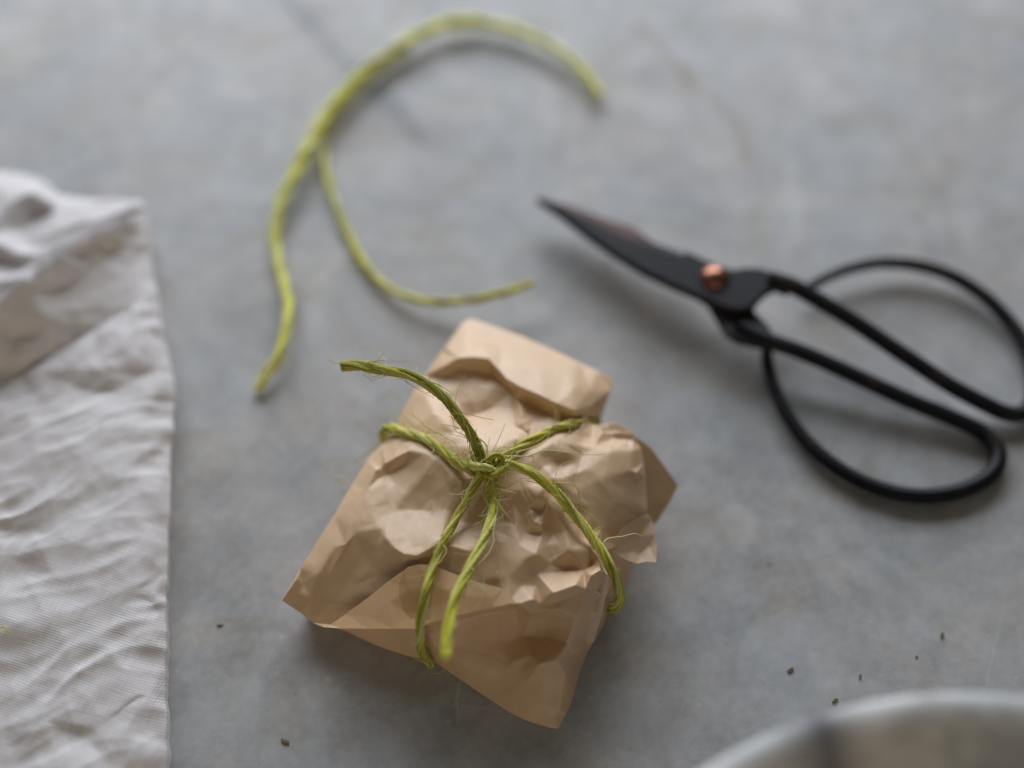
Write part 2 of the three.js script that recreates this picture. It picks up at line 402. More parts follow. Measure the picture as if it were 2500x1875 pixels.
const PAPER = [0.69, 0.465, 0.268];
const paperColor = (k = 1, tint = [1, 1, 1]) => (x, y, z) => {
  const l = k * (1 + 0.07 * N3(x * 0.6, y, z * 0.6) + 0.04 * N3(x * 2.2, y * 2, z * 2.2) + 0.035 * N3(x * 9, y * 9, z * 9) + 0.03 * N3(x * 22, y * 22, z * 22));
  return [PAPER[0] * l * tint[0], PAPER[1] * l * tint[1], PAPER[2] * l * tint[2]];
};
const parcel = thing('paper_parcel', 'small packet wrapped in crumpled brown greaseproof paper and tied with green twine', 'parcel', [-0.716, 0, 3.81]);
{
  const outline = [
  [-5.406, 0.95, 6.679, 1], [-4.987, 1.15, 5.914, 0.5], [-4.583, 1.3, 5.199, 0.4], [-4.256, 1.4, 4.645, 0.3], [-3.865, 1.45, 3.831, 0.3],
  [-3.522, 1.55, 3.201, 0.3], [-3.205, 1.62, 2.813, 0.5], [-3.008, 1.6, 2.532, 0.6], [-2.85, 1.62, 2.167, 0.5], [-2.667, 1.7, 1.799, 0.4],
  [-2.466, 1.75, 1.349, 0.4], [-2.222, 1.8, 0.931, 0.5], [-1.759, 1.8, 0.151, 0.5], [-1.258, 1.75, -0.745, 0.9], [-1.051, 1.72, -0.882, 0.9],
  [-0.524, 1.75, -0.655, 0.5], [0.229, 1.8, -0.302, 0.5], [0.932, 1.82, 0.077, 0.5], [1.647, 1.82, 0.513, 0.5], [2.155, 1.8, 0.771, 0.6],
  [2.526, 1.8, 1.017, 1], [2.446, 1.75, 1.349, 0.6], [2.294, 1.75, 1.651, 0.6], [2.12, 1.8, 1.957, 0.7], [1.948, 1.9, 2.198, 1],
  [1.992, 1.95, 2.358, 0.9], [2.295, 2.05, 2.432, 0.6], [2.593, 2.05, 2.467, 0.5], [2.791, 2, 2.576, 0.5], [3.004, 1.95, 2.79, 1],
  [3.139, 1.85, 3.055, 0.8], [3.204, 1.7, 3.381, 0.6], [3.225, 1.6, 3.723, 0.6], [3.249, 1.42, 4.131, 0.6], [3.258, 1.3, 4.547, 0.6],
  [3.134, 1, 4.909, 0.6], [2.964, 0.7, 5.196, 0.6], [2.904, 0.4, 5.442, 0.8], [2.746, 0.12, 5.841, 0.8], [2.466, 0.03, 6.342, 0.6],
  [2.153, 0.02, 6.926, 0.6], [1.824, 0.02, 7.505, 0.6], [1.619, 0.02, 8.003, 0.6], [1.4, 0.02, 8.787, 0.6], [1.261, 0.02, 9.108, 0.8],
  [1.066, 0.02, 9.475, 1], [0.886, 0.03, 9.459, 0.8], [0.34, 0.02, 9.287, 0.6], [-0.066, 0.02, 9.078, 0.6], [-0.505, 0.02, 8.777, 0.6],
  [-1.035, 0.02, 8.392, 0.6], [-1.551, 0.02, 8.034, 0.6], [-1.951, 0.03, 7.822, 0.6], [-2.253, 0.03, 7.728, 0.6], [-2.92, 0.03, 7.52, 0.6],
  [-3.39, 0.08, 7.354, 0.6], [-3.926, 0.2, 7.124, 0.6], [-4.352, 0.45, 7.089, 0.6], [-4.713, 0.62, 7.062, 0.8], [-4.99, 0.75, 6.891, 0.7],
];
  const inner = [
  [-4.549, 1.45, 6.223, 0.1], [-4.177, 1.7, 5.655, 0.1], [-3.851, 1.95, 5.083, 0.1], [-3.468, 2.02, 4.352, 0.1], [-3.133, 2.08, 3.715, 0.2],
  [-2.815, 2.08, 3.088, 0.3], [-5.067, 1.18, 6.228, 0.9], [-4.923, 1.05, 6.293, 0.6], [-5.01, 0.98, 6.524, 0.5], [-4.704, 1.08, 6.625, 0.3],
  [-4.309, 1.4, 6.304, 0.2], [-3.939, 1.82, 5.77, 0.4], [-3.888, 1.9, 5.693, 0.9], [-3.823, 1.8, 5.813, 0.8], [-3.636, 2, 5.434, 0.2],
  [-3.435, 1.78, 5.963, 0.2], [-3.819, 1.45, 6.434, 0.2], [-4.206, 1.12, 6.854, 0.2], [-3.614, 1.42, 6.734, 0.2], [-3.08, 1.8, 6.395, 0.2],
  [-3.251, 2.18, 5.206, 0.2], [-2.778, 2.25, 4.973, 0.2], [-2.291, 2.28, 5.174, 0.3], [-1.813, 2.34, 5.098, 0.3], [-3.037, 2.32, 5.496, 0.3],
  [-2.911, 2.44, 5.803, 0.6], [-2.678, 2.5, 6.118, 0.7], [-2.463, 2.56, 6.284, 0.8], [-2.17, 2.6, 6.346, 0.85], [-1.91, 2.65, 6.216, 0.7],
  [-1.661, 2.68, 6.064, 0.7], [-2.451, 2.44, 5.771, 0.2], [-2.026, 2.5, 5.697, 0.2], [-2.481, 2.36, 6.36, 0.4], [-2.822, 2.25, 6.2, 0.4],
  [-3.131, 2.1, 5.86, 0.4], [-2.152, 2.36, 6.402, 0.5], [-1.777, 2.45, 6.302, 0.4], [-3.267, 2.08, 3.782, 0.7], [-3.027, 2.22, 3.683, 0.8],
  [-2.778, 2.36, 3.607, 0.8], [-2.435, 2.46, 3.485, 0.7], [-3.177, 1.98, 3.973, 0.8], [-2.93, 2.06, 3.906, 0.7], [-2.588, 2.18, 3.75, 0.6],
  [-3.011, 2.12, 4.208, 0.4], [-2.764, 2.16, 4.264, 0.3], [-2.056, 2.56, 3.634, 0.5], [-1.74, 2.6, 3.815, 0.3], [-2.124, 2.44, 4.146, 0.2],
  [-1.828, 2.44, 4.367, 0.2], [-2.412, 2.3, 4.398, 0.2], [-2.186, 2.22, 4.968, 0.6], [-2.398, 2.22, 4.935, 0.5], [-1.993, 2.28, 4.892, 0.5],
  [-1.921, 2.32, 4.684, 0.3], [-1.587, 2.56, 4.192, 0.4], [-1.389, 2.66, 4.337, 0.4], [-1.197, 2.62, 4.447, 0.3], [-1.057, 2.55, 4.264, 0.4],
  [-1.434, 2.52, 4.686, 0.2], [-1.476, 2.42, 5.119, 0.3], [-1.144, 2.56, 4.817, 0.3], [-0.951, 2.5, 5.055, 0.3], [-1.139, 2.4, 5.378, 0.5],
  [-0.806, 2.42, 5.388, 0.4], [-2.388, 2.02, 2.06, 0.2], [-2.115, 2.1, 1.658, 0.2], [-2.433, 2.12, 2.65, 0.3], [-1.885, 2.36, 2.331, 0.3],
  [-1.621, 2.5, 2.824, 0.3], [-1.968, 2.34, 2.957, 0.3], [-1.526, 2.5, 2.686, 0.5], [-1.366, 2.62, 3.127, 0.2], [-1.164, 2.66, 3.491, 0.2],
  [-2.265, 1.88, 1.069, 0.6], [-1.776, 2.2, 0.951, 0.8], [-1.326, 2.42, 0.805, 0.95], [-0.961, 2.45, 0.801, 0.9], [-0.576, 2.48, 0.87, 0.95],
  [-1.701, 1.95, 0.191, 0.2], [-1.13, 2.15, 0.141, 0.3], [-0.915, 2.36, 0.569, 0.5], [-1.242, 2, -0.151, 0.3], [-0.714, 2.3, 0.429, 0.7],
  [-1.729, 1.98, 1.134, 0.5], [-2.08, 1.95, 1.357, 0.3], [-0.301, 2.55, 1.267, 0.95], [-0.14, 2.62, 1.553, 0.95], [0.199, 2.66, 1.816, 0.95],
  [0.692, 2.68, 2.077, 0.95], [1.087, 2.62, 2.261, 0.95], [1.503, 2.48, 2.383, 0.95], [1.793, 2.2, 2.313, 0.9], [-0.517, 1.95, -0.06, 0.6],
  [-0.256, 2.14, 0.32, 0.6], [0, 2.42, 0.939, 0.3], [0.412, 2.02, 0.238, 0.3], [0.707, 2.34, 1.068, 0.2], [1.319, 2.16, 1.07, 0.2],
  [1.503, 2.34, 1.669, 0.2], [1.92, 2.06, 1.488, 0.3], [2.068, 1.96, 1.784, 0.4], [-1.28, 2.18, 0.937, 0.5], [-0.915, 2.1, 0.97, 0.5],
  [-0.508, 2.05, 1.071, 0.7], [-0.283, 2.12, 1.335, 0.7], [-0.04, 2.2, 1.638, 0.8], [0.4, 2.22, 2.008, 0.8], [0.847, 2.22, 2.279, 0.8],
  [1.243, 2.2, 2.431, 0.8], [1.543, 2.15, 2.446, 0.8], [-1.611, 2.1, 1.694, 0.3], [-1.215, 2.08, 1.321, 0.3], [-0.807, 2.14, 1.48, 0.3],
  [-0.453, 2.2, 1.519, 0.4], [-1.305, 2.08, 1.919, 0.3], [-1.1, 2.02, 2.296, 0.6], [-0.85, 2.04, 2.237, 0.7], [-0.451, 2.1, 2.062, 0.6],
  [-0.652, 2.16, 1.851, 0.4], [-1.345, 2.2, 2.29, 0.4], [-1.038, 2.3, 2.702, 0.6], [-0.804, 2.48, 2.973, 0.6], [-0.491, 2.5, 2.893, 0.5],
  [-0.119, 2.36, 2.53, 0.6], [-0.348, 2.26, 2.351, 0.5], [-0.974, 2.6, 3.285, 0.3], [-0.582, 2.66, 3.434, 0.2], [-0.244, 2.56, 3.09, 0.4],
  [-0.01, 2.3, 1.667, 0.6], [0.12, 2.36, 1.979, 0.8], [0.208, 2.44, 2.264, 0.9], [0.275, 2.58, 2.77, 0.9], [0.136, 2.7, 3.311, 0.7],
  [-0.097, 2.72, 3.639, 0.3], [0, 2.26, 2.21, 0.6], [0.049, 2.44, 2.788, 0.6], [0.398, 2.28, 2.223, 0.5], [0.494, 2.38, 2.635, 0.4],
  [0.788, 2.42, 2.752, 0.4], [0.685, 2.52, 3.089, 0.4], [0.39, 2.58, 3.216, 0.3], [0.391, 2.52, 3.089, 0.6], [1.167, 2.34, 2.587, 0.8],
  [1.199, 2.46, 2.857, 0.5], [1.537, 2.3, 2.493, 0.9], [1.847, 2.12, 2.287, 0.9], [1.401, 2.36, 2.738, 0.6], [1.681, 2.26, 2.724, 0.8],
  [2.184, 2.16, 2.616, 0.6], [1.524, 2.38, 2.935, 0.5], [1.951, 2.1, 2.858, 0.7], [2.455, 1.94, 2.854, 0.7], [2.786, 1.9, 2.853, 0.8],
  [2.932, 1.92, 2.888, 0.9], [2.18, 2.16, 2.755, 0.6], [1.459, 2.62, 3.354, 0.3], [1.956, 2.4, 3.29, 0.3], [2.448, 2.3, 3.368, 0.3],
  [0.97, 2.7, 3.424, 0.3], [2.909, 2.06, 3.248, 0.5], [0.579, 2.74, 3.763, 0.3], [1.111, 2.68, 3.727, 0.3], [0.917, 2.6, 3.882, 0.4],
  [1.451, 2.54, 3.847, 0.4], [1.159, 2.56, 3.937, 0.5], [0.86, 2.72, 4.437, 0.4], [1.243, 2.72, 4.35, 0.5], [1.737, 2.54, 4.025, 0.5],
  [0.653, 2.64, 4.149, 0.3], [1.926, 2.42, 4.356, 0.2], [2.427, 2.26, 4.043, 0.3], [2.837, 2.06, 3.793, 0.6], [2.988, 1.98, 3.815, 0.9],
  [2.869, 1.92, 3.961, 0.7], [1.433, 2.56, 4.654, 0.2], [1.918, 2.24, 4.913, 0.1], [2.418, 2.04, 4.64, 0.2], [2.954, 1.66, 4.431, 0.3],
  [1.43, 2.32, 5.195, 0.2], [2.11, 1.98, 5.316, 0.2], [2.722, 1.6, 4.951, 0.3], [1.661, 2.22, 5.657, 0.2], [2.411, 1.6, 5.496, 0.5],
  [2.151, 1.85, 5.732, 0.5], [2.64, 1, 5.459, 0.5], [2.451, 0.75, 5.66, 0.5], [2.514, 0.35, 5.899, 0.5], [-0.48, 2.7, 4.073, 0.2],
  [0.115, 2.74, 4.207, 0.3], [-0.238, 2.6, 4.785, 0.3], [0, 2.5, 4.893, 0.6], [0.114, 2.72, 4.689, 0.5], [0.398, 2.64, 5.11, 0.85],
  [0.508, 2.68, 5.495, 0.85], [0.237, 2.5, 5.292, 0.6], [-0.267, 2.34, 5.249, 0.7], [-0.322, 2.46, 5.506, 0.9], [0.094, 2.54, 5.527, 0.95],
  [0.678, 2.62, 5.559, 0.95], [0.444, 2.72, 5.26, 0.8], [0.578, 2.78, 4.949, 0.7], [0.827, 2.6, 4.937, 0.8], [0.666, 2.5, 5.098, 0.7],
  [0.728, 2.58, 5.335, 0.7], [0.863, 2.42, 5.356, 0.8], [1.097, 2.56, 5.388, 0.6], [0.967, 2.32, 5.602, 0.7], [1.226, 2.48, 5.686, 0.4],
  [1.048, 2.6, 4.785, 0.3], [0.38, 2.78, 4.668, 0.5], [-0.169, 2.52, 5.94, 0.4], [0.168, 2.58, 6.055, 0.4], [0.549, 2.66, 6.325, 0.7],
  [0.33, 2.44, 5.697, 0.5], [0.26, 2.6, 6.46, 0.5], [-0.299, 2.5, 6.275, 0.3], [0.8, 2.38, 5.952, 0.6], [0.89, 2.3, 6.382, 0.5],
  [0.578, 2.36, 6.671, 0.5], [0.718, 2.42, 5.655, 0.7], [1.329, 2.5, 6.15, 0.6], [1.806, 2.36, 6.046, 0.6], [1.335, 2.14, 6.438, 0.5],
  [1.839, 2.08, 6.304, 0.5], [1.99, 2.32, 6.257, 0.9], [1.963, 2.34, 6.506, 0.9], [1.64, 2.2, 6.541, 0.5], [1.081, 2.42, 5.972, 0.5],
  [1.077, 2.2, 6.592, 0.5], [-0.655, 2.58, 6.055, 0.3], [-0.931, 2.66, 6.252, 0.5], [-1.305, 2.68, 6.158, 0.5], [-1.317, 2.5, 5.803, 0.4],
  [-0.66, 2.5, 5.697, 0.4], [-1.399, 2.5, 6.379, 0.4], [-0.932, 2.42, 6.546, 0.4], [-0.604, 2.4, 6.794, 0.3], [-0.093, 2.48, 6.833, 0.4],
  [-0.418, 2.3, 7.053, 0.4], [0.186, 2.36, 6.979, 0.4], [0.558, 2.3, 6.95, 0.4], [-1.396, 2.4, 6.691, 0.3], [-1.115, 2.28, 6.992, 0.3],
  [-1.633, 2.38, 6.526, 0.4], [-2.389, 2.1, 6.699, 0.3], [-2.924, 1.7, 6.868, 0.3], [-3.32, 1.3, 7.094, 0.3], [-2.344, 1.8, 7.122, 0.3],
  [-1.773, 2.05, 7.035, 0.3], [-2.763, 1, 7.267, 0.4], [-2.281, 1, 7.422, 0.4], [-1.952, 1.86, 7.618, 0.9], [-1.57, 2.12, 7.627, 0.95],
  [-1.132, 2.26, 7.621, 0.95], [-0.782, 2.32, 7.558, 0.95], [-0.432, 2.38, 7.506, 0.95], [-0.092, 2.44, 7.484, 0.95], [0.165, 2.48, 7.493, 0.98],
  [0.459, 2.5, 7.401, 0.9], [0.937, 2.58, 7.258, 0.95], [1.428, 2.6, 7.075, 0.98], [1.807, 2.52, 6.801, 0.95], [2.012, 2.42, 6.618, 0.95],
  [-1.99, 1.05, 7.547, 0.5], [-1.712, 0.9, 7.531, 0.4], [-1.519, 1.15, 7.273, 0.9], [-1.167, 1.2, 7.234, 0.9], [-1.172, 0.75, 7.67, 0.3],
  [-0.806, 1.25, 7.164, 0.9], [-0.446, 1.3, 7.104, 0.9], [-0.447, 0.82, 7.65, 0.3], [-0.095, 1.35, 7.086, 0.9], [0.114, 1.4, 7.11, 0.9],
  [0.095, 0.88, 7.625, 0.4], [-1.624, 0.55, 7.788, 0.3], [-0.952, 0.5, 8.074, 0.2], [-0.19, 0.5, 8.378, 0.4], [-0.066, 0.75, 8.18, 0.5],
  [0, 0.36, 8.723, 0.3], [-0.19, 0.78, 7.837, 0.4], [0.389, 2.08, 7.497, 0.8], [0.739, 2.18, 7.503, 0.8], [1.053, 2.2, 7.493, 0.85],
  [1.621, 2.14, 7.404, 0.9], [1.017, 2.26, 7.339, 0.5], [1.387, 2.32, 7.225, 0.4], [0.647, 2.26, 7.399, 0.5], [1.668, 2.34, 7.072, 0.4],
  [0.433, 1.5, 7.372, 0.6], [0.75, 1.6, 7.397, 0.6], [0.473, 1.2, 7.512, 0.5], [1.087, 1.5, 7.647, 0.6], [1.045, 1.8, 7.469, 0.6],
  [0.801, 1.3, 7.557, 0.4], [0.275, 1, 7.607, 0.8], [0.754, 1.16, 7.709, 0.8], [1.258, 1.5, 8.001, 0.9], [0.999, 1.54, 8.448, 0.95],
  [0.648, 1.44, 8.484, 0.95], [0.421, 1.2, 8.172, 0.8], [1.393, 1.8, 7.783, 0.7], [1.482, 2, 7.622, 0.6], [0.75, 0.88, 8.537, 0.4],
  [1.217, 0.96, 8.53, 0.85], [1.128, 0.6, 8.821, 0.6], [1.091, 0.34, 9.164, 0.8], [0.659, 0.45, 8.959, 0.3], [0.376, 0.7, 8.562, 0.4],
  [0.472, 0.28, 9.041, 0.3], [0.942, 0.2, 9.257, 0.4], [0.189, 0.72, 8.369, 0.4], [1.871, 2.02, 6.918, 0.6], [1.786, 1.62, 7.243, 0.6],
  [1.606, 1.16, 7.596, 0.6], [1.454, 0.94, 7.958, 0.6], [1.37, 0.66, 8.344, 0.6], [1.275, 0.42, 8.748, 0.6], [1.369, 0.9, 8.042, 0.4],
  [2.101, 2.14, 6.584, 0.9], [1.984, 1.6, 6.924, 0.8], [1.776, 1.06, 7.397, 0.8], [1.696, 0.82, 7.547, 0.8], [2.217, 2.06, 6.586, 0.95],
  [2.155, 1.6, 6.872, 0.95], [2.072, 1.16, 7.195, 0.95], [1.904, 0.62, 7.572, 0.95], [2.331, 1.15, 6.288, 0.8], [2.286, 0.75, 6.521, 0.8],
  [2.195, 0.4, 6.866, 0.8], [1.996, 0.2, 7.323, 0.8],
];
  part('wrapping', sheet(outline, inner, { levels: 5, passes: 80, wrinkle: crumple, color: paperColor(1), skirt: 0.55, uvScale: 0.2 }), bodyPaper, parcel);

  const soft = (k) => (x, y, z) => k * crumple(x + 7, y, z + 3);
  // front flap, folded across from the left, its colour lightened as if backlit
  const f1 = [
  [-4.694, 0.74, 7.148, 0.9], [-4.382, 0.95, 7.358, 0.9], [-3.979, 1.2, 7.502, 0.8], [-3.269, 1.6, 7.693, 0.7], [-2.687, 1.86, 7.81, 0.7],
  [-2.112, 2.02, 7.882, 0.8], [-1.879, 2.12, 7.797, 0.8], [-1.129, 2.34, 7.678, 0.8], [-0.431, 2.46, 7.564, 0.8], [0.092, 2.54, 7.471, 0.8],
  [-0.203, 2.54, 7.138, 0.8], [-0.999, 2.54, 6.903, 0.7], [-1.559, 2.54, 6.657, 0.6], [-1.812, 2.56, 6.554, 0.5], [-2.139, 2.54, 6.534, 0.4],
  [-2.355, 2.48, 6.566, 0.4], [-2.467, 2.42, 6.629, 0.5], [-2.814, 2.16, 6.759, 0.6], [-3.279, 1.8, 6.988, 0.6], [-3.855, 1.3, 7.197, 0.6],
  [-4.227, 1, 7.318, 0.8],
];
  const under = [
  [-2.469, 2.4, 6.608], [-2.565, 2.2, 6.851], [-2.561, 2.1, 7.11], [-2.472, 2, 7.399], [-2.316, 2, 7.622],
  [-1.84, 2.2, 7.754], [-1.748, 2.55, 6.518], [-2.139, 2.55, 6.518],
].map(([x, y, z]) => [x, z - 0.5 * y]), base1 = paperColor(1.14, [1.03, 1, 0.93]);
  const twoLayers = (x, y, z) => base1(x, y, z).map((c, k) => c * (insidePolygon(x, z - 0.5 * y, under) ? [0.8, 0.76, 0.7][k] : 1));   // a second layer shows through here
  part('paper_flap', sheet(f1, [
  [-2.794, 2.02, 7.226, 0.2], [-2.318, 2.32, 7.062, 0.2], [-1.757, 2.46, 7.028, 0.2], [-2.316, 2.04, 7.539, 0.2], [-3.278, 1.66, 7.415, 0.2],
  [-1.754, 2.26, 7.44, 0.2], [-1.013, 2.48, 7.291, 0.2], [-0.46, 2.52, 7.34, 0.2],
], { wrinkle: soft(0.3), levels: 5, color: twoLayers, uvScale: 0.2 }), bodyPaper, parcel, 'front flap of the wrapping with backlight put into its colour, folded across the lower left corner');
  // pointed end sticking out under the right side, its colour darkened for shade
  const f2 = [
  [2.826, 1.5, 2.448, 0.8], [3.122, 1.5, 2.589, 0.9], [3.436, 1.35, 2.781, 0.7], [3.784, 1.05, 3.143, 0.6], [4.092, 0.78, 3.476, 1],
  [3.951, 0.6, 3.745, 0.8], [3.738, 0.42, 4.037, 0.8], [3.536, 0.25, 4.289, 0.9], [3.133, 0.3, 4.201, 0.6], [2.823, 0.6, 3.906, 0.5],
  [2.717, 1.1, 3.264, 0.5],
];
  part('paper_flap', sheet(f2, [
  [3.43, 0.85, 3.469, 0.6], [3.735, 0.82, 3.475, 0.7], [3.277, 1.15, 3.061, 0.3], [3.539, 0.5, 3.851, 0.3],
], { wrinkle: soft(0.5), color: paperColor(0.72, [0.96, 0.98, 0.9]), uvScale: 0.2 }), thinPaper, parcel, 'pointed end of the wrapping at the right, with shade put into its colour');
  // little turned-out corner at the right
  const f3 = [
  [3.018, 1.62, 4.819, 0.8], [3.258, 1.5, 4.666, 0.9], [3.346, 1.42, 4.778, 0.7], [3.388, 1.4, 5.163, 0.6], [3.434, 1.4, 5.403, 0.8],
  [3.384, 1.46, 5.94, 1], [3.15, 1.5, 5.939, 0.6], [2.923, 1.55, 6.017, 0.8], [2.689, 1.64, 5.977, 0.7], [2.462, 1.8, 5.92, 0.7],
  [2.239, 1.92, 5.853, 0.9], [2.065, 2.18, 5.827, 0.9], [2.183, 2.16, 5.753, 0.6], [2.437, 2, 5.51, 0.7], [2.616, 1.9, 5.22, 0.7],
];
  const f4 = [
  [2.061, 2.2, 6.572, 0.9], [2.227, 2.2, 6.644, 0.95], [2.145, 1.75, 6.954, 0.8], [2.063, 1.3, 7.259, 0.8], [1.896, 0.75, 7.639, 0.95],
  [1.787, 0.62, 7.644, 0.9], [1.659, 0.78, 7.539, 0.8], [1.782, 1.22, 7.264, 0.7], [1.945, 1.66, 6.849, 0.7],
];
  part('paper_flap', sheet(f4, [
  [1.965, 1.45, 7.164, 0.3], [2.085, 1.9, 6.86, 0.3],
], { levels: 3, color: paperColor(1.32, [0.86, 1.08, 1.55]), uvScale: 0.2 }), thinPaper, parcel, 'narrow pale pleat down the right side of the wrapping');
  part('paper_flap', sheet(f3, [
  [3.013, 1.42, 5.239, 0.4], [3.255, 1.3, 5.449, 0.8], [3.023, 1.3, 5.655, 0.85], [2.696, 1.66, 5.527, 0.4], [2.816, 1.5, 5.671, 0.5],
  [2.487, 1.84, 5.695, 0.6], [2.858, 1.66, 5.093, 0.3],
], { wrinkle: soft(0.5), color: paperColor(1.02, [0.96, 1.02, 1.14]), uvScale: 0.2 }), thinPaper, parcel, 'small pale corner of the wrapping turned out at the right');
}

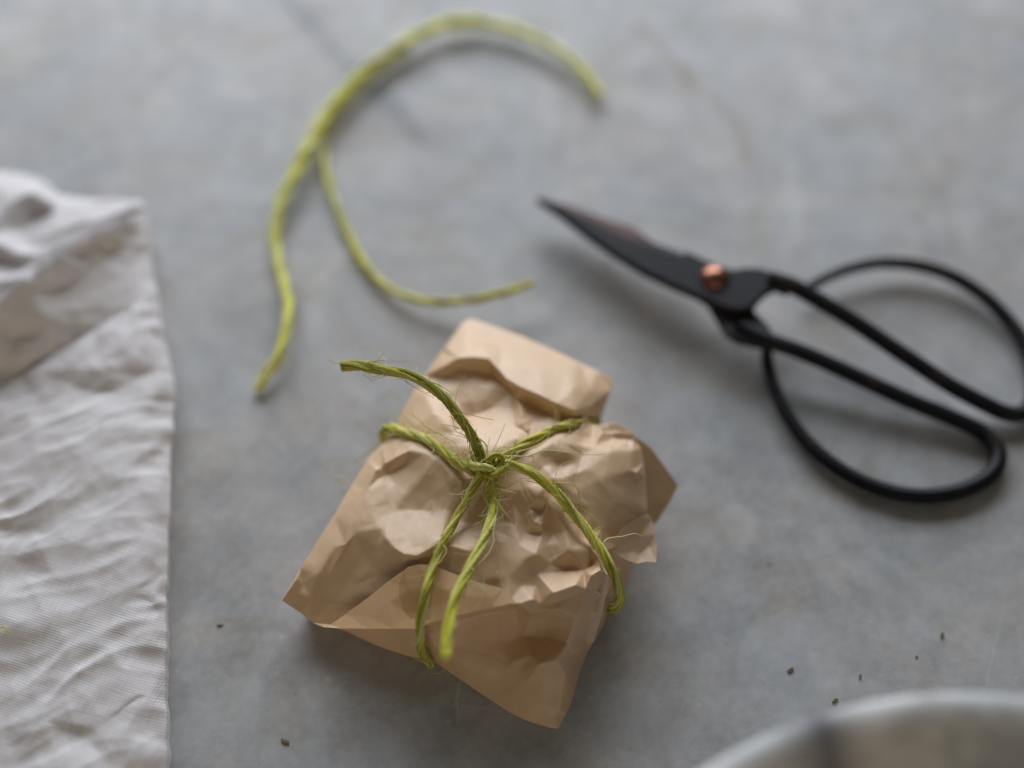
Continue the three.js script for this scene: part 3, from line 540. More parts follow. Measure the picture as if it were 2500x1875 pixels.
// ---------------------------------------------------------------- twine tied round the parcel
{
  const tie = thing('twine_tie', 'green natural fibre twine knotted crosswise round the paper parcel', 'twine', [-0.716, 0, 3.81]);
  part('loose_end', twine(A, { r: 0.165, seed: 3, pitch: 2.1, bright: 0.7, loose: 0.15 }), twineMat, tie, 'raised twine end that points to the upper left');  // backlit side: shade put into the twine colour by a lower brightness
  part('strand', twine(B, { r: 0.15, seed: 5, pitch: 1.25, bright: 1.12 }), twineMat, tie);
  part('strand', twine(C, { r: 0.125, seed: 8, pitch: 1.3, bright: 0.95 }), twineMat, tie);
  part('strand', twine(D, { r: 0.145, seed: 11, pitch: 1.5, bright: 1 }), twineMat, tie);
  part('strand', twine(E, { r: 0.13, seed: 14, pitch: 1.35, bright: 0.95 }), twineMat, tie);
  part('loose_end', twine(F, { r: 0.155, seed: 17, pitch: 1.7, bright: 1.3, loose: 0.2 }), twineMat, tie, 'twine end that hangs down over the front of the parcel');
  const k1 = [
  [-0.956, 2.95, 3.997], [-0.928, 3.2, 4.319], [-0.792, 3.32, 4.432], [-0.622, 3.32, 4.432], [-0.472, 3.22, 4.439],
  [-0.38, 3.05, 4.385],
];
  const k2 = [
  [-0.703, 3, 4.356], [-0.604, 3.18, 4.547], [-0.452, 3.22, 4.591], [-0.321, 3.2, 4.493], [-0.228, 3.12, 4.316],
  [-0.152, 3, 4.203],
];
  const k3 = [
  [-0.524, 3, 4.159], [-0.475, 3.2, 4.121], [-0.398, 3.28, 4.091], [-0.304, 3.25, 4.085], [-0.247, 3.12, 4.118],
  [-0.305, 2.98, 4.147],
];
  const k4 = [
  [-0.706, 2.85, 4.336], [-0.588, 2.95, 4.546], [-0.474, 2.98, 4.607], [-0.361, 2.95, 4.481],
];
  part('knot', mergeGeometries([twine(k1, { r: 0.16, plies: 2, seed: 21, pitch: 2.2, step: 0.02 }), twine(k2, { r: 0.15, plies: 2, seed: 23, pitch: 2, step: 0.02, bright: 0.9 }), twine(k3, { r: 0.13, plies: 2, seed: 25, pitch: 2, step: 0.02, bright: 0.8 }), twine(k4, { r: 0.13, plies: 2, seed: 27, pitch: 2, step: 0.02, bright: 0.7 })]), twineMat, tie);
  const single_ = [
    [[
  [-0.172, 3.05, 3.989], [0.382, 3, 3.949], [0.719, 3, 3.805], [1.297, 2.9, 3.79], [1.831, 2.75, 3.769],
  [2.196, 2.65, 3.687],
], 0.014], [[
  [0.382, 3, 3.949], [0.497, 2.98, 3.959], [0.478, 2.95, 4.085], [0.382, 2.9, 4.211],
], 0.01], [[
  [1.058, 2.95, 4.828], [1.004, 3, 4.596], [1.046, 3, 4.334], [1.222, 2.95, 4.108], [1.436, 2.9, 4.012],
], 0.008],
    [[
  [1.058, 2.95, 4.817], [1.022, 3, 4.661], [1.182, 3.02, 4.694], [1.381, 3, 4.694], [1.512, 2.95, 4.796],
  [1.558, 2.85, 5.031], [1.632, 2.75, 5.223], [1.89, 2.6, 5.345], [2.051, 2.5, 5.506], [2.107, 2.4, 5.676],
], 0.013], [[
  [2.106, 2.45, 5.924], [2.222, 2.45, 5.829], [2.548, 2.4, 5.751], [2.835, 2.4, 5.676], [3.011, 2.3, 5.688],
], 0.014],
    [[
  [-0.663, 3.1, 4.436], [-0.604, 3.1, 4.653], [-0.519, 3.05, 4.819],
], 0.012], [[
  [-0.426, 3, 4.64], [-0.236, 3, 4.683], [-0.151, 2.98, 4.758], [-0.066, 2.95, 4.882],
], 0.014], [[
  [-0.427, 2.9, 4.67], [-0.208, 2.9, 4.757], [0.152, 2.85, 4.533],
], 0.01], [[
  [-0.854, 2.95, 4.568], [-0.995, 2.9, 4.735], [-1.202, 2.85, 4.88],
], 0.013],
    [[
  [-0.376, 3, 5.114], [-0.225, 3, 5.359], [-0.075, 2.95, 5.555],
], 0.016], [[
  [-0.414, 3, 5.06], [-0.244, 2.95, 5.406], [-0.196, 2.9, 5.634],
], 0.012], [[
  [-0.632, 3.05, 4.798], [-0.648, 3.05, 5.056], [-0.543, 3.05, 5.269], [-0.505, 3, 5.455],
], 0.012], [[
  [-0.301, 3, 4.953], [-0.282, 3, 5.135], [-0.356, 3, 5.327],
], 0.008], [[
  [-0.699, 2.95, 4.871], [-0.944, 2.88, 4.994], [-1.15, 2.85, 5.16],
], 0.012],
    [[
  [-0.355, 3, 5.592], [-0.426, 3.05, 5.986], [-0.415, 3.05, 6.245], [-0.551, 3.05, 6.554], [-0.778, 3.05, 6.809],
], 0.017], [[
  [-0.533, 3.1, 4.129], [-0.418, 3.3, 3.927], [-0.266, 3.45, 3.652], [-0.153, 3.5, 3.348],
], 0.008], [[
  [-0.455, 3.25, 4.085], [-0.322, 3.4, 3.997], [-0.171, 3.4, 3.931], [-0.085, 3.3, 3.949], [-0.086, 3.2, 3.989],
], 0.01],
    [[
  [-2.415, 2.7, 2.579], [-2.041, 2.85, 3.039], [-1.563, 2.95, 3.417], [-1.346, 3, 3.581], [-1.255, 3, 3.782],
  [-1.264, 2.95, 3.931],
], 0.011], [[
  [-2.286, 2.6, 2.47], [-2.239, 2.65, 2.64], [-1.944, 2.8, 3.099], [-1.745, 2.85, 3.209], [-1.594, 2.9, 3.364],
  [-1.444, 2.9, 3.611],
], 0.008], [[
  [-2.703, 2.3, 2.329], [-2.338, 2.5, 2.824], [-2.151, 2.6, 3.023], [-1.655, 2.7, 3.175], [-1.332, 2.9, 3.454],
], 0.008],
    [[
  [-1.415, 2.98, 3.981], [-1.144, 3.05, 4.044], [-0.857, 3.1, 4.085],
], 0.013], [[
  [-0.933, 3.1, 4.085], [-0.97, 3.2, 3.978], [-0.894, 3.25, 3.93],
], 0.008], [[
  [-0.744, 3.3, 3.672], [-0.611, 3.2, 3.757], [-0.572, 3.1, 3.974], [-0.59, 3.05, 4.166],
], 0.016], [[
  [-0.763, 3.3, 3.65], [-0.686, 3.2, 3.834], [-0.648, 3.1, 3.997],
], 0.011], [[
  [-1.143, 3.5, 3.437], [-1.03, 3.3, 3.65], [-0.897, 3.15, 3.849], [-0.801, 3.05, 4.011],
], 0.013],
    [[
  [-3.988, 3.95, 1.974], [-4.176, 3.98, 1.994], [-4.253, 4, 1.961], [-4.325, 4, 1.891],
], 0.011], [[
  [-3.684, 3.6, 1.316], [-3.43, 3.6, 1.304], [-3.178, 3.7, 1.525], [-2.972, 3.9, 1.917], [-2.993, 4, 2.169],
], 0.007], [[
  [-3.383, 3.4, 1.583], [-2.979, 3, 1.303], [-2.499, 2.8, 1.145],
], 0.012], [[
  [-3.495, 3.9, 2.264], [-3.317, 3.8, 2.336], [-3.226, 3.8, 2.428],
], 0.007], [[
  [-2.531, 4, 2.489], [-2.195, 3.9, 2.675], [-1.813, 3.8, 2.86],
], 0.007], [[
  [-1.576, 3.7, 2.944], [-1.452, 3.6, 3.095], [-1.336, 3.55, 3.221],
], 0.008],
    [[
  [-1.896, 0.3, 7.988], [-1.919, 0.5, 8.236], [-1.854, 0.6, 8.359], [-1.647, 0.8, 8.423], [-1.481, 1, 8.367],
  [-1.42, 1.2, 8.292],
], 0.01], [[
  [-0.643, 2.8, 6.939], [-0.64, 2.8, 7.293], [-0.711, 2.75, 7.57], [-0.864, 2.7, 7.745],
], 0.012], [[
  [-1.554, 2.95, 6.245], [-1.477, 2.95, 6.4], [-1.584, 2.9, 6.611], [-1.676, 2.85, 6.689],
], 0.016], [[
  [-0.367, 2.95, 6.861], [-0.238, 2.85, 7.116], [-0.11, 2.75, 7.42],
], 0.008],
    [[
  [0.579, 2.85, 3.492], [0.773, 2.9, 3.364], [0.99, 2.9, 3.069], [1.207, 2.8, 2.985], [1.469, 2.6, 2.886],
], 0.014], [[
  [0.096, 3.02, 3.872], [0.577, 2.95, 3.641], [0.851, 2.85, 3.356], [0.895, 2.8, 3.065],
], 0.012], [[
  [1.328, 2.7, 2.947], [1.384, 2.7, 3.061], [1.306, 2.65, 3.145],
], 0.01],
    // blurred wisps beyond the left strand
    [[
  [-2.879, 1.9, 2.527], [-3.097, 1.4, 2.15], [-3.277, 1, 2.145], [-3.54, 0.8, 2.324], [-3.692, 0.7, 2.503],
], 0.02], [[
  [-3.024, 1.6, 2.391], [-3.373, 0.9, 2.443], [-3.797, 0.6, 2.622], [-3.923, 0.5, 2.707],
], 0.02], [[
  [-3.91, 0.5, 2.564], [-3.798, 0.5, 2.742], [-3.586, 0.6, 2.741],
], 0.022], [[
  [-2.932, 1.8, 2.348], [-3.018, 1.6, 2.035], [-2.727, 2, 2.142],
], 0.012], [[
  [-4.447, 0.25, 2.93], [-4.263, 0.2, 2.984], [-4.1, 0.15, 3.027],
], 0.022],
    [[
  [-3.386, 0.4, 0.645], [-3.177, 0.4, 0.569], [-3.042, 0.5, 0.608], [-2.972, 0.5, 0.783], [-2.895, 0.6, 0.722],
], 0.018], [[
  [-3.983, 0.1, 1.018], [-3.916, 0.12, 1.043],
], 0.024], [[
  [-1.909, 2.4, 5.001], [-1.869, 2.42, 5.011],
], 0.016],
  ].map(([p, r], i) => fibre(p, r * 1.3, i));
  const hairs = [...fuzz(A, 60, 101, 0.13), ...fuzz(B, 46, 102, 0.12), ...fuzz(C, 40, 103, 0.11), ...fuzz(D, 60, 104, 0.11), ...fuzz(E, 46, 105, 0.1), ...fuzz(F, 56, 106, 0.12), ...fuzz([...k1, ...k2, ...k4], 110, 107, 0.12), ...fuzz(F.slice(0, 5), 40, 117, 0.12), ...fuzz(A.slice(0, 4), 30, 118, 0.13), ...fuzz(B.slice(0, 6), 36, 119, 0.12)];
  const frayed = part('stray_fibres', mergeGeometries([...single_, ...hairs]), twineMat, tie);
  frayed.userData.kind = 'stuff';
}

// ---------------------------------------------------------------- loose lengths of twine on the table
{
  const L1 = [
  [-6.635, 0.16, 0.263], [-6.401, 0.3, -0.092], [-6.108, 0.45, -0.676], [-5.968, 0.5, -1.454], [-5.984, 0.45, -2.158],
  [-6.142, 0.35, -2.912], [-6.376, 0.22, -3.705], [-6.553, 0.18, -4.445], [-6.579, 0.24, -5.149], [-6.479, 0.34, -5.772],
  [-6.309, 0.42, -6.375], [-6.076, 0.46, -7.05], [-5.748, 0.48, -8.08], [-5.31, 0.48, -9.186], [-4.713, 0.47, -10.249],
  [-3.912, 0.46, -11.255], [-2.965, 0.45, -12.164], [-2.113, 0.44, -12.691], [-1.433, 0.43, -12.875], [-0.623, 0.4, -12.767],
  [0.248, 0.38, -12.475], [1.11, 0.4, -11.94], [1.837, 0.36, -11.269], [2.31, 0.32, -10.557], [2.61, 0.3, -9.968],
];
  const one = thing('twine_length', 'long loose length of yellow green twine curled in an arc across the marble', 'twine', [L1[8][0], 0, L1[8][2]]);
  part('strand', twine(L1, { r: 0.165, swell: (u) => 0.74 + 0.36 * smooth(0.1, 0.4, u) * (1 - smooth(0.75, 1, u)), seed: 33, pitch: 1.9, bright: 1.9, step: 0.05 }), twineMat, one);
  const h1 = part('stray_fibres', mergeGeometries(fuzz(L1, 130, 108, 0.1, 1.8)), twineMat, one); h1.userData.kind = 'stuff';
  const L2 = [
  [-3.095, 0.2, -11.969], [-3.924, 0.22, -11.153], [-4.634, 0.22, -10.207], [-5.16, 0.22, -9.265], [-5.413, 0.2, -8.487],
  [-5.425, 0.18, -7.723], [-5.223, 0.2, -6.786], [-4.936, 0.17, -5.837], [-4.561, 0.16, -4.893], [-4.115, 0.16, -3.962],
  [-3.569, 0.2, -3.162], [-2.931, 0.3, -2.647], [-2.199, 0.42, -2.369], [-1.424, 0.55, -2.288], [-0.656, 0.68, -2.342],
  [0, 0.75, -2.508], [0.548, 0.8, -2.716],
];
  const two = thing('twine_length', 'thinner loose length of green twine emerging from under the long arc', 'twine', [L2[8][0], 0, L2[8][2]]);
  part('strand', twine(L2, { r: 0.125, seed: 37, pitch: 1.5, bright: 1.35, step: 0.05 }), twineMat, two);
  const h2 = part('stray_fibres', mergeGeometries(fuzz(L2, 80, 109, 0.08, 1.8)), twineMat, two); h2.userData.kind = 'stuff';
}

// ---------------------------------------------------------------- scissors
{
  const sc = thing('scissors', 'black iron scissors with wire loop handles, a rusty blade and a copper rivet', 'scissors', [5.914, 0, -2.894]);
  // a flat forged piece: outline at its top face, thickness below it, its edge chamfered
  const forged = (top, thick, bevel) => {
    const pts = top.map(V), c = new THREE.Vector3(); pts.forEach((p) => c.addScaledVector(p, 1 / pts.length));
    const shape = new THREE.Shape(pts.map((p) => new THREE.Vector2(p.x, -p.z)));
    const g = new THREE.ExtrudeGeometry(shape, { depth: thick - 2 * bevel, bevelEnabled: true, bevelThickness: bevel, bevelSize: bevel, bevelOffset: -bevel, bevelSegments: 3, curveSegments: 4, steps: 1 });
    g.rotateX(-Math.PI / 2); g.translate(0, -thick + bevel, 0);
    // the plane through the outline gives the slope
    let sxx = 0, sxz = 0, szz = 0, sxy = 0, szy = 0;
    for (const p of pts) { const x = p.x - c.x, z = p.z - c.z, y = p.y - c.y; sxx += x * x; sxz += x * z; szz += z * z; sxy += x * y; szy += z * y; }
    const det = sxx * szz - sxz * sxz, ax = (sxy * szz - szy * sxz) / det, az = (szy * sxx - sxy * sxz) / det, q = g.getAttribute('position');
    for (let i = 0; i < q.count; i++) q.setY(i, q.getY(i) + c.y + ax * (q.getX(i) - c.x) + az * (q.getZ(i) - c.z));
    g.computeVertexNormals();
    return g;
  };
  const worn = (g) => {                                                // dull brown wear on the black iron
    const q = g.getAttribute('position'), c = [];
    for (let i = 0; i < q.count; i++) {
      const k = smooth(0.1, 0.5, N3(q.getX(i) * 1.4, q.getY(i) * 2, q.getZ(i) * 1.4)) * 0.6 + 0.25 * Math.max(0, N3(q.getX(i) * 5, q.getY(i) * 5, q.getZ(i) * 5));
      c.push(mix(0.009, 0.04, k), mix(0.0095, 0.028, k), mix(0.0125, 0.022, k));
    }
    g.setAttribute('color', new THREE.BufferAttribute(new Float32Array(c), 3));
    return g;
  };
  const upper = [
  [0.69, 0.98, -5.537], [1.317, 1.04, -5.197], [2.178, 1.1, -4.674], [3.025, 1.16, -4.115], [3.745, 1.21, -3.726],
  [4.405, 1.25, -3.376], [4.491, 1.25, -3.348], [4.694, 1.26, -3.451], [5.215, 1.3, -3.104], [5.861, 1.34, -2.773],
  [6.135, 1.36, -2.826], [6.458, 1.37, -2.818], [6.774, 1.38, -2.716], [7.148, 1.4, -2.458], [7.376, 1.4, -2.243],
  [7.243, 1.4, -1.976], [6.936, 1.4, -2.136], [6.722, 1.4, -2.029], [6.538, 1.38, -1.858], [6.372, 1.36, -1.635],
  [6.126, 1.34, -1.465], [5.817, 1.32, -1.44], [5.508, 1.3, -1.572], [4.988, 1.27, -1.912], [4.22, 1.22, -2.35],
  [3.478, 1.17, -2.847], [2.749, 1.12, -3.462], [2.129, 1.08, -4.052], [1.346, 1.02, -4.867],
];
  const lower = [
  [0.819, 0.8, -5.628], [1.474, 0.82, -5.421], [2.144, 0.84, -5.085], [2.807, 0.88, -4.751], [3.302, 0.9, -4.535],
  [3.441, 0.92, -4.405], [3.886, 0.96, -3.978], [4.53, 1, -3.639], [4.942, 1.04, -3.22], [5.861, 1.08, -2.372],
  [6.396, 1.06, -1.587], [6.73, 1.04, -1.076], [6.867, 1.02, -0.675], [6.681, 1.02, -0.495], [6.266, 1.02, -0.598],
  [5.851, 1.02, -0.727], [5.572, 1.02, -0.986], [5.37, 1.02, -1.457], [5.165, 1.02, -1.934], [4.26, 0.98, -2.718],
  [2.776, 0.9, -3.884], [1.686, 0.84, -4.783],
];
  part('blade', worn(forged(upper, 0.3, 0.07)), iron, sc, 'black upper blade');
  const lb = forged(lower, 0.26, 0.05), lq = lb.getAttribute('position'), lc = [], tip = [0.823, 0.6, -5.794], heel = [4.976, 0.8, -3.403];
  for (let i = 0; i < lq.count; i++) {                                 // rust lies along the cutting edge, the heel is black
    const t = ((lq.getX(i) - tip[0]) * (heel[0] - tip[0]) + (lq.getZ(i) - tip[2]) * (heel[2] - tip[2])) / ((heel[0] - tip[0]) ** 2 + (heel[2] - tip[2]) ** 2);
    const k = smooth(0.02, 0.12, t) * (1 - smooth(0.62, 0.85, t)) * (0.8 + 0.5 * N3(lq.getX(i) * 3, 0, lq.getZ(i) * 3));
    lc.push(mix(0.012, 0.16, k), mix(0.012, 0.075, k), mix(0.014, 0.055, k));
  }
  lb.setAttribute('color', new THREE.BufferAttribute(new Float32Array(lc), 3));
  part('blade', lb, rust, sc, 'lower blade with a rusty edge');
  const taper = (r0, r1, r2) => (u) => (u < 0.08 ? mix(r0 * 1.05, r0, u / 0.08) : u < 0.45 ? r0 : u < 0.8 ? mix(r0, r1, (u - 0.45) / 0.35) : mix(r1, r2, (u - 0.8) / 0.2));
  const H1 = [
  [6.793, 1.41, -2.369], [7.27, 1.38, -2.231], [7.889, 1.27, -1.898], [8.47, 1.16, -1.541], [9.059, 1.04, -1.167],
  [10.201, 0.82, -0.335], [11.337, 0.59, 0.452], [12.197, 0.44, 0.92], [12.681, 0.35, 1.124], [13.083, 0.31, 1.112],
  [13.452, 0.29, 0.725], [13.627, 0.29, 0.157], [13.642, 0.3, -0.608], [13.5, 0.32, -1.249], [13.274, 0.34, -1.74],
  [12.765, 0.38, -2.507], [11.926, 0.42, -3.219], [11.029, 0.46, -3.551], [10.08, 0.5, -3.604], [9.299, 0.52, -3.436],
  [8.647, 0.52, -3.172], [8.108, 0.5, -2.856], [7.9, 0.48, -2.734],
];
  const H2 = [
  [5.887, 1, -1.169], [6.244, 0.98, -0.923], [6.615, 0.96, -0.742], [7.177, 0.92, -0.537], [7.79, 0.85, -0.29],
  [8.949, 0.71, 0.266], [10.1, 0.56, 0.822], [11.255, 0.4, 1.292], [12.023, 0.3, 1.697], [12.325, 0.27, 2.189],
  [12.18, 0.26, 2.71], [11.592, 0.25, 3.178], [10.679, 0.25, 3.458], [9.811, 0.25, 3.458], [8.983, 0.26, 3.195],
  [8.165, 0.28, 2.674], [7.529, 0.3, 1.989], [7.071, 0.33, 1.162], [6.792, 0.37, 0.335], [6.704, 0.4, -0.283],
  [6.687, 0.42, -0.618], [6.755, 0.42, -0.905], [6.884, 0.42, -1.141],
];
  part('handle', worn(tube(H1, taper(0.22, 0.175, 0.12), { step: 0.1, around: 18 })), iron, sc, 'far loop handle');
  part('handle', worn(tube(H2, taper(0.215, 0.19, 0.15), { step: 0.1, around: 18 })), iron, sc, 'near loop handle');
  const rp = [5.371, 1.3, -2.519], prof = [[0, 0.25], [0.12, 0.235], [0.24, 0.185], [0.33, 0.115], [0.385, 0.04], [0.395, -0.06], [0.3, -0.1]].map((q) => new THREE.Vector2(q[0], q[1])).reverse();
  const rg = new THREE.LatheGeometry(prof, 40).translate(rp[0], rp[1], rp[2]);
  part('rivet', rg, copper, sc);
}

// ---------------------------------------------------------------- linen cloth
{
  const cloth = thing('linen_cloth', 'folded crumpled pale linen cloth lying along the left side', 'cloth', [-10.821, 0, 3.226]);
  const px = 1024, period = px / 78;
  const weave = (x, y) => { const a = Math.floor(x / period), b = Math.floor(y / period), u = (x / period) % 1, v = (y / period) % 1, over = (a + b) % 2, s = over ? Math.sin(u * Math.PI) * (0.55 + 0.45 * Math.sin(v * Math.PI)) : Math.sin(v * Math.PI) * (0.55 + 0.45 * Math.sin(u * Math.PI)); return s; };
  const slub = (x, y) => 0.16 * N3(x * 0.008, y * 0.16, 1) + 0.16 * N3(x * 0.16, y * 0.008, 4);
  const bump = dataTexture(px, px, (x, y) => 0.2 + 0.5 * weave(x, y) + 1.3 * slub(x, y));
  const map = dataTexture(px, px, (x, y) => { const l = 0.85 + 0.05 * (weave(x, y) - 0.5) + 0.22 * slub(x, y); return [l * 1.0, l * 0.978, l * 0.968]; }, true);
  const linen = new THREE.MeshPhysicalMaterial({ name: 'linen', map, bumpMap: bump, bumpScale: 0.00009, roughness: 0.95, specularIntensity: 0.25, sheen: 0.15, sheenColor: new THREE.Color(1, 1, 1), sheenRoughness: 0.6, side: THREE.DoubleSide });
  const creases = (x, y, z) => {
    const r = (f, s) => 1 - 2 * Math.abs(N3(x * f + 0.3 * N3(x, z, s), s, z * f * 1.3 + 0.3 * N3(z, x, s))) * 1.5;
    const u = x * 0.9 - z * 0.44, v = x * 0.44 + z * 0.9, w = 0.35 * N3(x * 0.5, 1, z * 0.5);
    const fold = (fu, fv, s) => 1 - 2.6 * Math.abs(N3(u * fu + w, s, v * fv + w * 2));
    return 0.06 * N3(x * 0.5, 2, z * 0.7) + 0.055 * fold(0.32, 1.0, 3) + 0.024 * fold(0.7, 2.1, 8) + 0.016 * (1 - 2.6 * Math.abs(N3(v * 0.8, 5, u * 1.6 + w))) + 0.012 * r(1.1, 11) + 0.006 * N3(x * 3, 7, z * 3);
  };
  const back = [
  [-17.582, 0.5, -7.138, 0.3], [-15.891, 0.6, -6.975, 0.3], [-14.421, 0.7, -6.678, 0.4], [-13.821, 0.7, -6.543, 0.4], [-13.233, 0.65, -6.39, 0.4],
  [-12.745, 0.5, -5.98, 0.4], [-12.03, 0.5, -5.802, 0.4], [-11.076, 0.6, -5.676, 0.4], [-10.266, 0.8, -5.452, 0.6], [-10.079, 0.85, -5.208, 0.8],
  [-10.265, 0.6, -4.688, 0.4], [-11.155, 0.5, -3.632, 0.3], [-12.644, 0.4, -2.329, 0.3], [-14.112, 0.4, -0.736, 0.3], [-16.157, 0.4, -0.219, 0.3],
];
  part('cloth_layer', sheet(back, [
  [-14.123, 1.1, -5.584, 0.2], [-13.586, 1.25, -5.313, 0.2], [-13.217, 1.25, -5.458, 0.3], [-12.815, 1.15, -5.251, 0.3], [-13.065, 0.75, -5.144, 0.3],
  [-13.341, 0.7, -4.68, 0.3], [-12.538, 0.8, -5.104, 0.2], [-12.506, 0.95, -4.409, 0.2], [-11.788, 0.95, -4.838, 0.2], [-11.114, 0.95, -4.838, 0.2],
  [-10.478, 0.95, -5.126, 0.3], [-13.256, 0.85, -4.064, 0.3], [-13.738, 1.25, -3.611, 0.3], [-13.272, 1.2, -3.373, 0.3], [-14.428, 1.3, -3.85, 0.2],
  [-13.823, 0.8, -3.403, 0.4], [-13.133, 0.82, -3.277, 0.4], [-12.706, 0.95, -3.566, 0.3], [-14.682, 0.8, -3.265, 0.3], [-13.604, 1.05, -2.53, 0.2],
  [-13.015, 1, -2.839, 0.2], [-15.948, 1, -5.521, 0.2], [-15.341, 1, -2.432, 0.2], [-11.899, 0.85, -3.923, 0.2],
], { wrinkle: creases, uvScale: 0.2, uvTurn: 0.5, passes: 22 }), linen, cloth, 'far layer of the folded cloth');
  const front = [
  [-15.309, 2.2, 1.036, 0.4], [-14.161, 2.4, 0.374, 0.5], [-13.437, 2.5, -0.278, 0.5], [-12.884, 2.6, -0.788, 0.6], [-12.359, 2.6, -1.352, 0.6],
  [-12.005, 2.5, -1.908, 0.7], [-11.653, 2.35, -2.459, 0.7], [-11.006, 2, -3.326, 0.7], [-10.44, 1.6, -4.144, 0.7], [-10.133, 1.1, -4.86, 0.8],
  [-10.025, 1, -4.826, 0.9], [-9.813, 0.95, -3.845, 0.4], [-9.556, 0.85, -2.678, 0.5], [-9.258, 0.75, -1.676, 0.4], [-8.999, 0.65, -0.696, 0.3],
  [-8.79, 0.6, 0.168, 0.3], [-8.672, 0.6, 0.735, 0.3], [-8.62, 0.62, 1.428, 0.3], [-8.56, 0.66, 2.42, 0.3], [-8.48, 0.68, 3.605, 0.3],
  [-8.386, 0.68, 4.742, 0.3], [-8.281, 0.66, 5.833, 0.3], [-8.165, 0.66, 6.902, 0.3], [-8.057, 0.64, 7.93, 0.3], [-7.942, 0.62, 8.928, 0.3],
  [-7.836, 0.62, 9.906, 0.3], [-7.728, 0.6, 10.849, 0.3], [-7.478, 0.6, 13.11, 0.3], [-10.001, 1, 13.222, 0.3], [-13.132, 1, 13.222, 0.3],
  [-14.214, 1, 8.085, 0.3], [-15.12, 1, 3.783, 0.3],
];
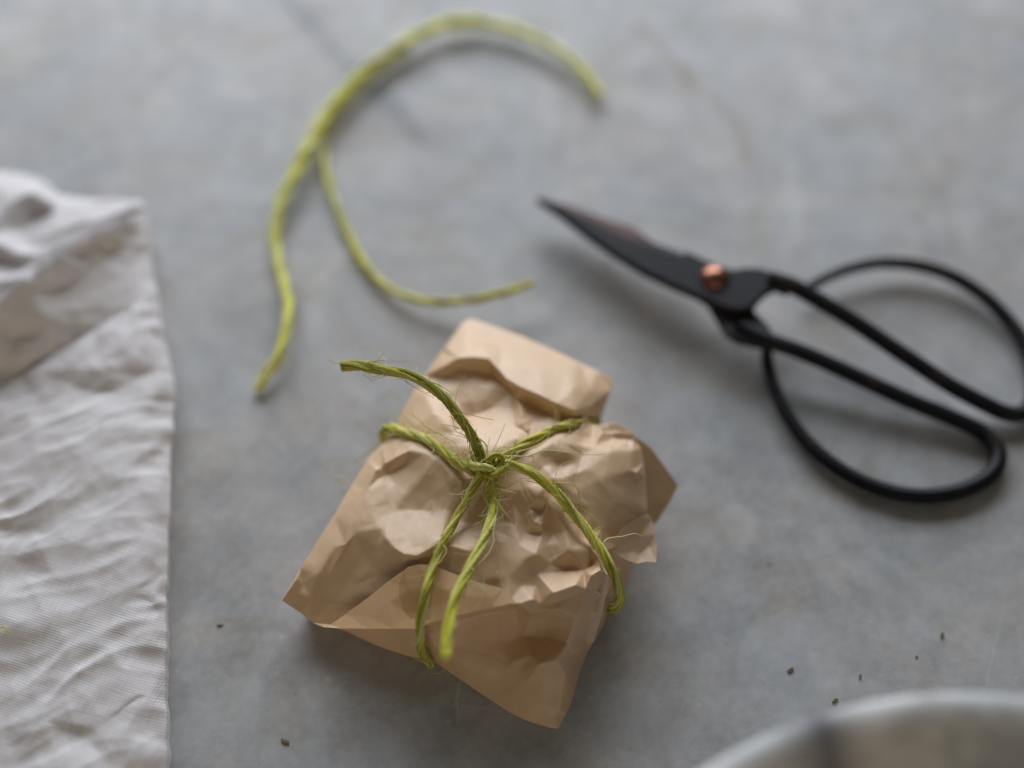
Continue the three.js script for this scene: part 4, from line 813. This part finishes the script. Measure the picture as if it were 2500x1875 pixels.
  const inner = [
  [-12.742, 2.3, -0.699, 0.2], [-12.139, 2.25, -1.377, 0.2], [-11.95, 1.85, -0.892, 0.2], [-11.814, 2.1, -1.749, 0.2], [-11.981, 1.42, -0.425, 0.2],
  [-11.291, 1.75, -2.678, 0.2], [-10.878, 1.6, -3.338, 0.2], [-10.727, 1.3, -3.365, 0.3], [-11.153, 1.4, -2.674, 0.2], [-10.821, 1.12, -1.808, 0.3],
  [-11.381, 1.6, -3.064, 0.2], [-10.426, 1.3, -3.572, 0.2], [-10.086, 1.15, -3.689, 0.3], [-10.192, 1.22, -4.194, 0.3], [-10.262, 1.12, -2.885, 0.2],
  [-9.929, 1.02, -2.688, 0.2], [-11.751, 1.62, -1.973, 0.3], [-11.474, 1.4, -1.213, 0.3], [-12.414, 1.5, 0.01, 0.2], [-12.819, 1.42, 0.208, 0.2],
  [-12.671, 1.6, -0.428, 0.2], [-13.687, 1.05, 0.588, 0.6], [-13.052, 0.98, 0.742, 0.8], [-12.503, 0.96, 0.304, 0.8], [-12.184, 0.96, 0.001, 0.8],
  [-11.866, 0.94, -0.293, 0.8], [-11.351, 0.92, -0.718, 0.8], [-10.823, 0.92, -1.134, 0.8], [-10.25, 0.92, -1.66, 0.8], [-9.806, 0.94, -2.019, 0.7],
  [-9.561, 0.88, -2.318, 0.6], [-12.92, 1.22, 1.131, 0.6], [-12.063, 1.2, 0.387, 0.7], [-11.248, 1.14, -0.362, 0.7], [-10.59, 1.12, -0.916, 0.7],
  [-9.801, 1.08, -1.771, 0.5], [-9.793, 1.22, -1.08, 0.4], [-10.192, 1.22, -0.885, 0.4], [-9.368, 1.02, -1.221, 0.3], [-10.01, 1.22, -0.307, 0.4],
  [-9.458, 1.1, -0.775, 0.3], [-9.239, 0.95, -0.491, 0.3], [-10.779, 1.12, -0.375, 0.4], [-11.402, 1.18, 0.299, 0.4], [-11.282, 1, 0.681, 0.4],
  [-10.767, 0.86, 0.839, 0.5], [-10.027, 0.86, 0.901, 0.5], [-9.557, 0.9, 0.428, 0.5], [-9.096, 0.86, -0.041, 0.4], [-9.667, 1.14, 0.02, 0.4],
  [-10.372, 1.1, 0.308, 0.4], [-12.353, 1.1, 0.993, 0.3], [-11.793, 1.05, 1.329, 0.3], [-10.463, 1, 0.556, 0.4], [-12.815, 1.3, 1.608, 0.3],
  [-12.201, 1.24, 1.692, 0.2], [-11.337, 1.12, 1.495, 0.2], [-10.604, 1.1, 1.604, 0.2], [-9.786, 1.08, 1.592, 0.3], [-9.137, 0.98, 1.163, 0.3],
  [-8.989, 0.92, 0.753, 0.3], [-11.683, 1.22, 2.397, 0.2], [-10.256, 1.18, 2.492, 0.2], [-9.293, 1.1, 2.206, 0.2], [-8.843, 0.95, 2.354, 0.2],
  [-9.447, 1.05, 1.876, 0.3], [-12.604, 1.2, 2.973, 0.2], [-11.038, 1.2, 3.322, 0.2], [-9.55, 1.14, 3.287, 0.2], [-12.421, 1.26, 3.928, 0.2],
  [-11.387, 1.22, 4.246, 0.2], [-10.236, 1.15, 4.094, 0.2], [-9.206, 1.12, 4.416, 0.2], [-8.724, 0.95, 3.756, 0.2], [-12.486, 1.3, 4.625, 0.3],
  [-12.022, 1.14, 4.706, 0.5], [-11.612, 1.08, 4.896, 0.5], [-11.14, 1.1, 5.05, 0.4], [-12.095, 1.08, 4.951, 0.3], [-11.211, 1.16, 5.432, 0.2],
  [-10.303, 1.15, 4.988, 0.2], [-12.158, 1.16, 5.595, 0.4], [-11.773, 1.04, 5.751, 0.5], [-11.397, 1.04, 5.967, 0.4], [-10.631, 1.14, 6.07, 0.2],
  [-9.447, 1.14, 5.531, 0.2], [-8.638, 0.98, 5.23, 0.2], [-11.419, 1.12, 6.591, 0.2], [-10.075, 1.12, 6.591, 0.2], [-8.934, 1.08, 6.572, 0.2],
  [-8.438, 0.95, 6.51, 0.2], [-11.839, 1.2, 7.358, 0.2], [-10.686, 1.1, 7.621, 0.2], [-9.431, 1.14, 7.741, 0.2], [-8.428, 1, 7.678, 0.2],
  [-8.645, 1.06, 8.111, 0.2], [-11.696, 1, 8.487, 0.2], [-11.069, 1, 8.884, 0.2], [-10.241, 1.12, 8.637, 0.2], [-9.226, 1.14, 8.546, 0.2],
  [-8.515, 1.12, 9.032, 0.2], [-8.427, 1.02, 9.148, 0.4], [-8.176, 0.94, 9.057, 0.3], [-11.535, 0.92, 9.537, 0.2], [-10.538, 1.16, 9.631, 0.2],
  [-10.058, 1.06, 9.928, 0.4], [-9.602, 0.98, 10.041, 0.4], [-9.244, 1.05, 9.876, 0.4], [-9.79, 1.16, 9.727, 0.2], [-8.652, 1.12, 10.093, 0.2],
  [-11.189, 0.96, 10.413, 0.2], [-10.141, 1.12, 10.471, 0.2], [-8.938, 1.12, 10.658, 0.2], [-8.08, 0.98, 10.514, 0.2], [-10.256, 1.1, 11.481, 0.2],
  [-8.855, 1.1, 11.933, 0.2], [-11.023, 1, 12.347, 0.2], [-13.424, 1.2, 5.014, 0.2], [-12.706, 1, 9.081, 0.2], [-14.004, 1.4, 1.671, 0.2],
];
  part('cloth_layer', sheet(front, inner, { wrinkle: creases, skirt: 0.2, uvScale: 0.2, uvTurn: 0.32, passes: 22 }), linen, cloth, 'near layer of the folded cloth with a turned hem');
  // stitches of the hem
  const seam = spine([
  [-12.971, 1.06, 0.844], [-12.466, 1.04, 0.407], [-12.148, 1.04, 0.105], [-11.83, 1.02, -0.188], [-11.317, 1, -0.611],
  [-10.791, 1, -1.026], [-10.219, 1, -1.55], [-9.782, 1, -1.922],
], 0.16).frames, st = [];
  for (let i = 0; i + 1 < seam.length; i += 2) st.push(tube([seam[i].p.toArray(), seam[i].p.clone().lerp(seam[i + 1].p, 0.5).add(new THREE.Vector3(0, 0.02, 0)).toArray(), seam[i + 1].p.toArray()], () => 0.022, { step: 0.05, around: 6 }));
  const stitch = part('hem_stitching', mergeGeometries(st), new THREE.MeshStandardMaterial({ name: 'thread', color: new THREE.Color(0.55, 0.5, 0.46), roughness: 0.9 }), cloth);
  stitch.userData.kind = 'stuff';
}
{
  const p = [
  [-11.764, 1.3, 7.526], [-11.66, 1.34, 7.524], [-11.599, 1.34, 7.606], [-11.657, 1.32, 7.678], [-11.75, 1.3, 7.608],
  [-11.837, 1.28, 7.681],
];
  single('thread_scrap', fibre(p, 0.016, 1), twineMat, [p[0][0], p[0][1], p[0][2]], { label: 'tiny yellow green fibre curl lying on the linen cloth at the left edge', category: 'fibre' });
}

// ---------------------------------------------------------------- bowl
{
  const bowl = thing('stone_bowl', 'pale grey stone bowl with a thick rounded rim, cut off by the lower right corner', 'bowl', [8.76, 0, 20.5]);
  const R = 9.54, outer = [[0, 0.4], [4.2, 0.4], [4.6, 0.0], [5, 0.05], [6.6, 1.2], [8.1, 2.9], [9.1, 4.7], [9.46, 5.4], [R, 5.72], [9.5, 5.95], [9.36, 6.09], [9.14, 6.12], [8.84, 6.02], [8.5, 5.76], [8.12, 5.32], [7.7, 4.7], [7.1, 3.8], [6.2, 2.7], [5, 1.3], [2.6, 0.95], [0, 0.9]];
  const curve = new THREE.SplineCurve(outer.map((q) => new THREE.Vector2(q[0], q[1]))), prof = curve.getPoints(150);
  prof.forEach((q) => { q.x = Math.max(0, q.x); q.y = Math.max(0.003, q.y); });
  let top = 0;
  prof.forEach((p, j) => { if (p.y > prof[top].y) top = j; });
  const g = new THREE.LatheGeometry(prof, 160), q = g.getAttribute('position'), col = [];
  for (let i = 0; i < q.count; i++) {
    const x = q.getX(i), y = q.getY(i), z = q.getZ(i), r = Math.hypot(x, z), a = Math.atan2(z, x);
    const w = 1 + 0.006 * N3(Math.cos(a) * 2.2, Math.sin(a) * 2.2, y * 0.3) * clamp(r / 3);
    q.setXYZ(i, x * w, y + 0.05 * N3(x * 0.5, z * 0.5, 3) * clamp(y), z * w);
    const ca = Math.cos(a), sa = Math.sin(a), streak = N3(ca * 26, sa * 26, y * 0.35), blot = N3(ca * 5, sa * 5, y * 0.5), f = N3(x * 3, y * 3, z * 3);
    const j = i % prof.length, insideShade = j > top ? smooth(6.1, 4.0, y) : 0;  // shade of the inner wall below the rim, painted into the vertex colour
    let l = mix(0.64, 0.13, insideShade) * (1 + 0.45 * streak * (0.45 + insideShade) + 0.42 * blot + 0.26 * f + 0.3 * N3(x * 1.2, y * 1.2, z * 1.2)), d = Math.abs(((a * 180) / Math.PI) + 108.5 + 1.6 * (6 - y));
    const stain = Math.exp(-((d / (2.4 + 2.2 * (6.2 - y))) ** 2)) * (0.68 + 0.26 * smooth(6.1, 5.2, y)) * smooth(0.2, 3, y);
    l *= 1 - stain;
    col.push(l * (0.98 + 0.06 * blot), l * 0.97, l * (0.93 - 0.06 * blot + 0.12 * stain));
  }
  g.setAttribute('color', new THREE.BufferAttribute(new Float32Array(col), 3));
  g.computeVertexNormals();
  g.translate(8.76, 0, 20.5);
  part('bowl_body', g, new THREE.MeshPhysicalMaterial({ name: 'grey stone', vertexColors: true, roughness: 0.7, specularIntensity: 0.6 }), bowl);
}

// ---------------------------------------------------------------- crumbs and chips on the table
{
  const brown = new THREE.MeshStandardMaterial({ name: 'brown crumb', color: new THREE.Color(0.2, 0.135, 0.08), roughness: 0.9 });
  const olive = new THREE.MeshStandardMaterial({ name: 'olive crumb', color: new THREE.Color(0.17, 0.15, 0.07), roughness: 0.9 });
  const crumb = (p, size, seed, mat, label) => {
    const g = new THREE.IcosahedronGeometry(1, 4), q = g.getAttribute('position'), r = rng(seed), st = [1.15 + r() * 0.7, 0.3 + r() * 0.25, 0.5 + r() * 0.4], t = r() * 6;
    for (let i = 0; i < q.count; i++) { const k = size * 0.66 * (1 + 0.75 * N3(q.getX(i) * 1.1 + seed * 3.1, q.getY(i) * 1.1, q.getZ(i) * 1.1) + 0.5 * N3(q.getX(i) * 3 + seed, q.getY(i) * 3, q.getZ(i) * 3)); q.setXYZ(i, q.getX(i) * k * st[0], q.getY(i) * k * st[1], q.getZ(i) * k * st[2]); }
    g.rotateY(t); g.computeBoundingBox(); g.translate(p[0], -g.boundingBox.min.y, p[2]); g.computeVertexNormals();
    single('crumb', g, mat, [p[0], 0, p[2]], { label, category: 'crumb', group: 'crumbs scattered on the marble' });
  };
  crumb([-5.202, 0, 9.791], 0.09, 1, brown, 'dark brown crumb on the marble below the left tip of the parcel');
  crumb([-6.984, 0, 6.885], 0.065, 2, brown, 'dark crumb on the marble between the cloth and the left tip of the parcel');
  crumb([6.553, 0, 8.026], 0.08, 4, brown, 'reddish brown crumb on the marble right of the lowest parcel corner');
  crumb([7.509, 0, 8.789], 0.075, 5, olive, 'olive crumb on the marble nearest to the bowl rim');
  crumb([8.17, 0, 8.2], 0.055, 6, brown, 'round brown crumb just above the highest part of the bowl rim, the left of two');
  crumb([9.556, 0, 7.695], 0.045, 7, brown, 'small brown crumb above the middle of the bowl rim, the right of two');
  crumb([10.238, 0, 7.139], 0.075, 8, olive, 'olive crumb farthest above the bowl rim, near the long scratch');
}

renderer.render(scene, camera);
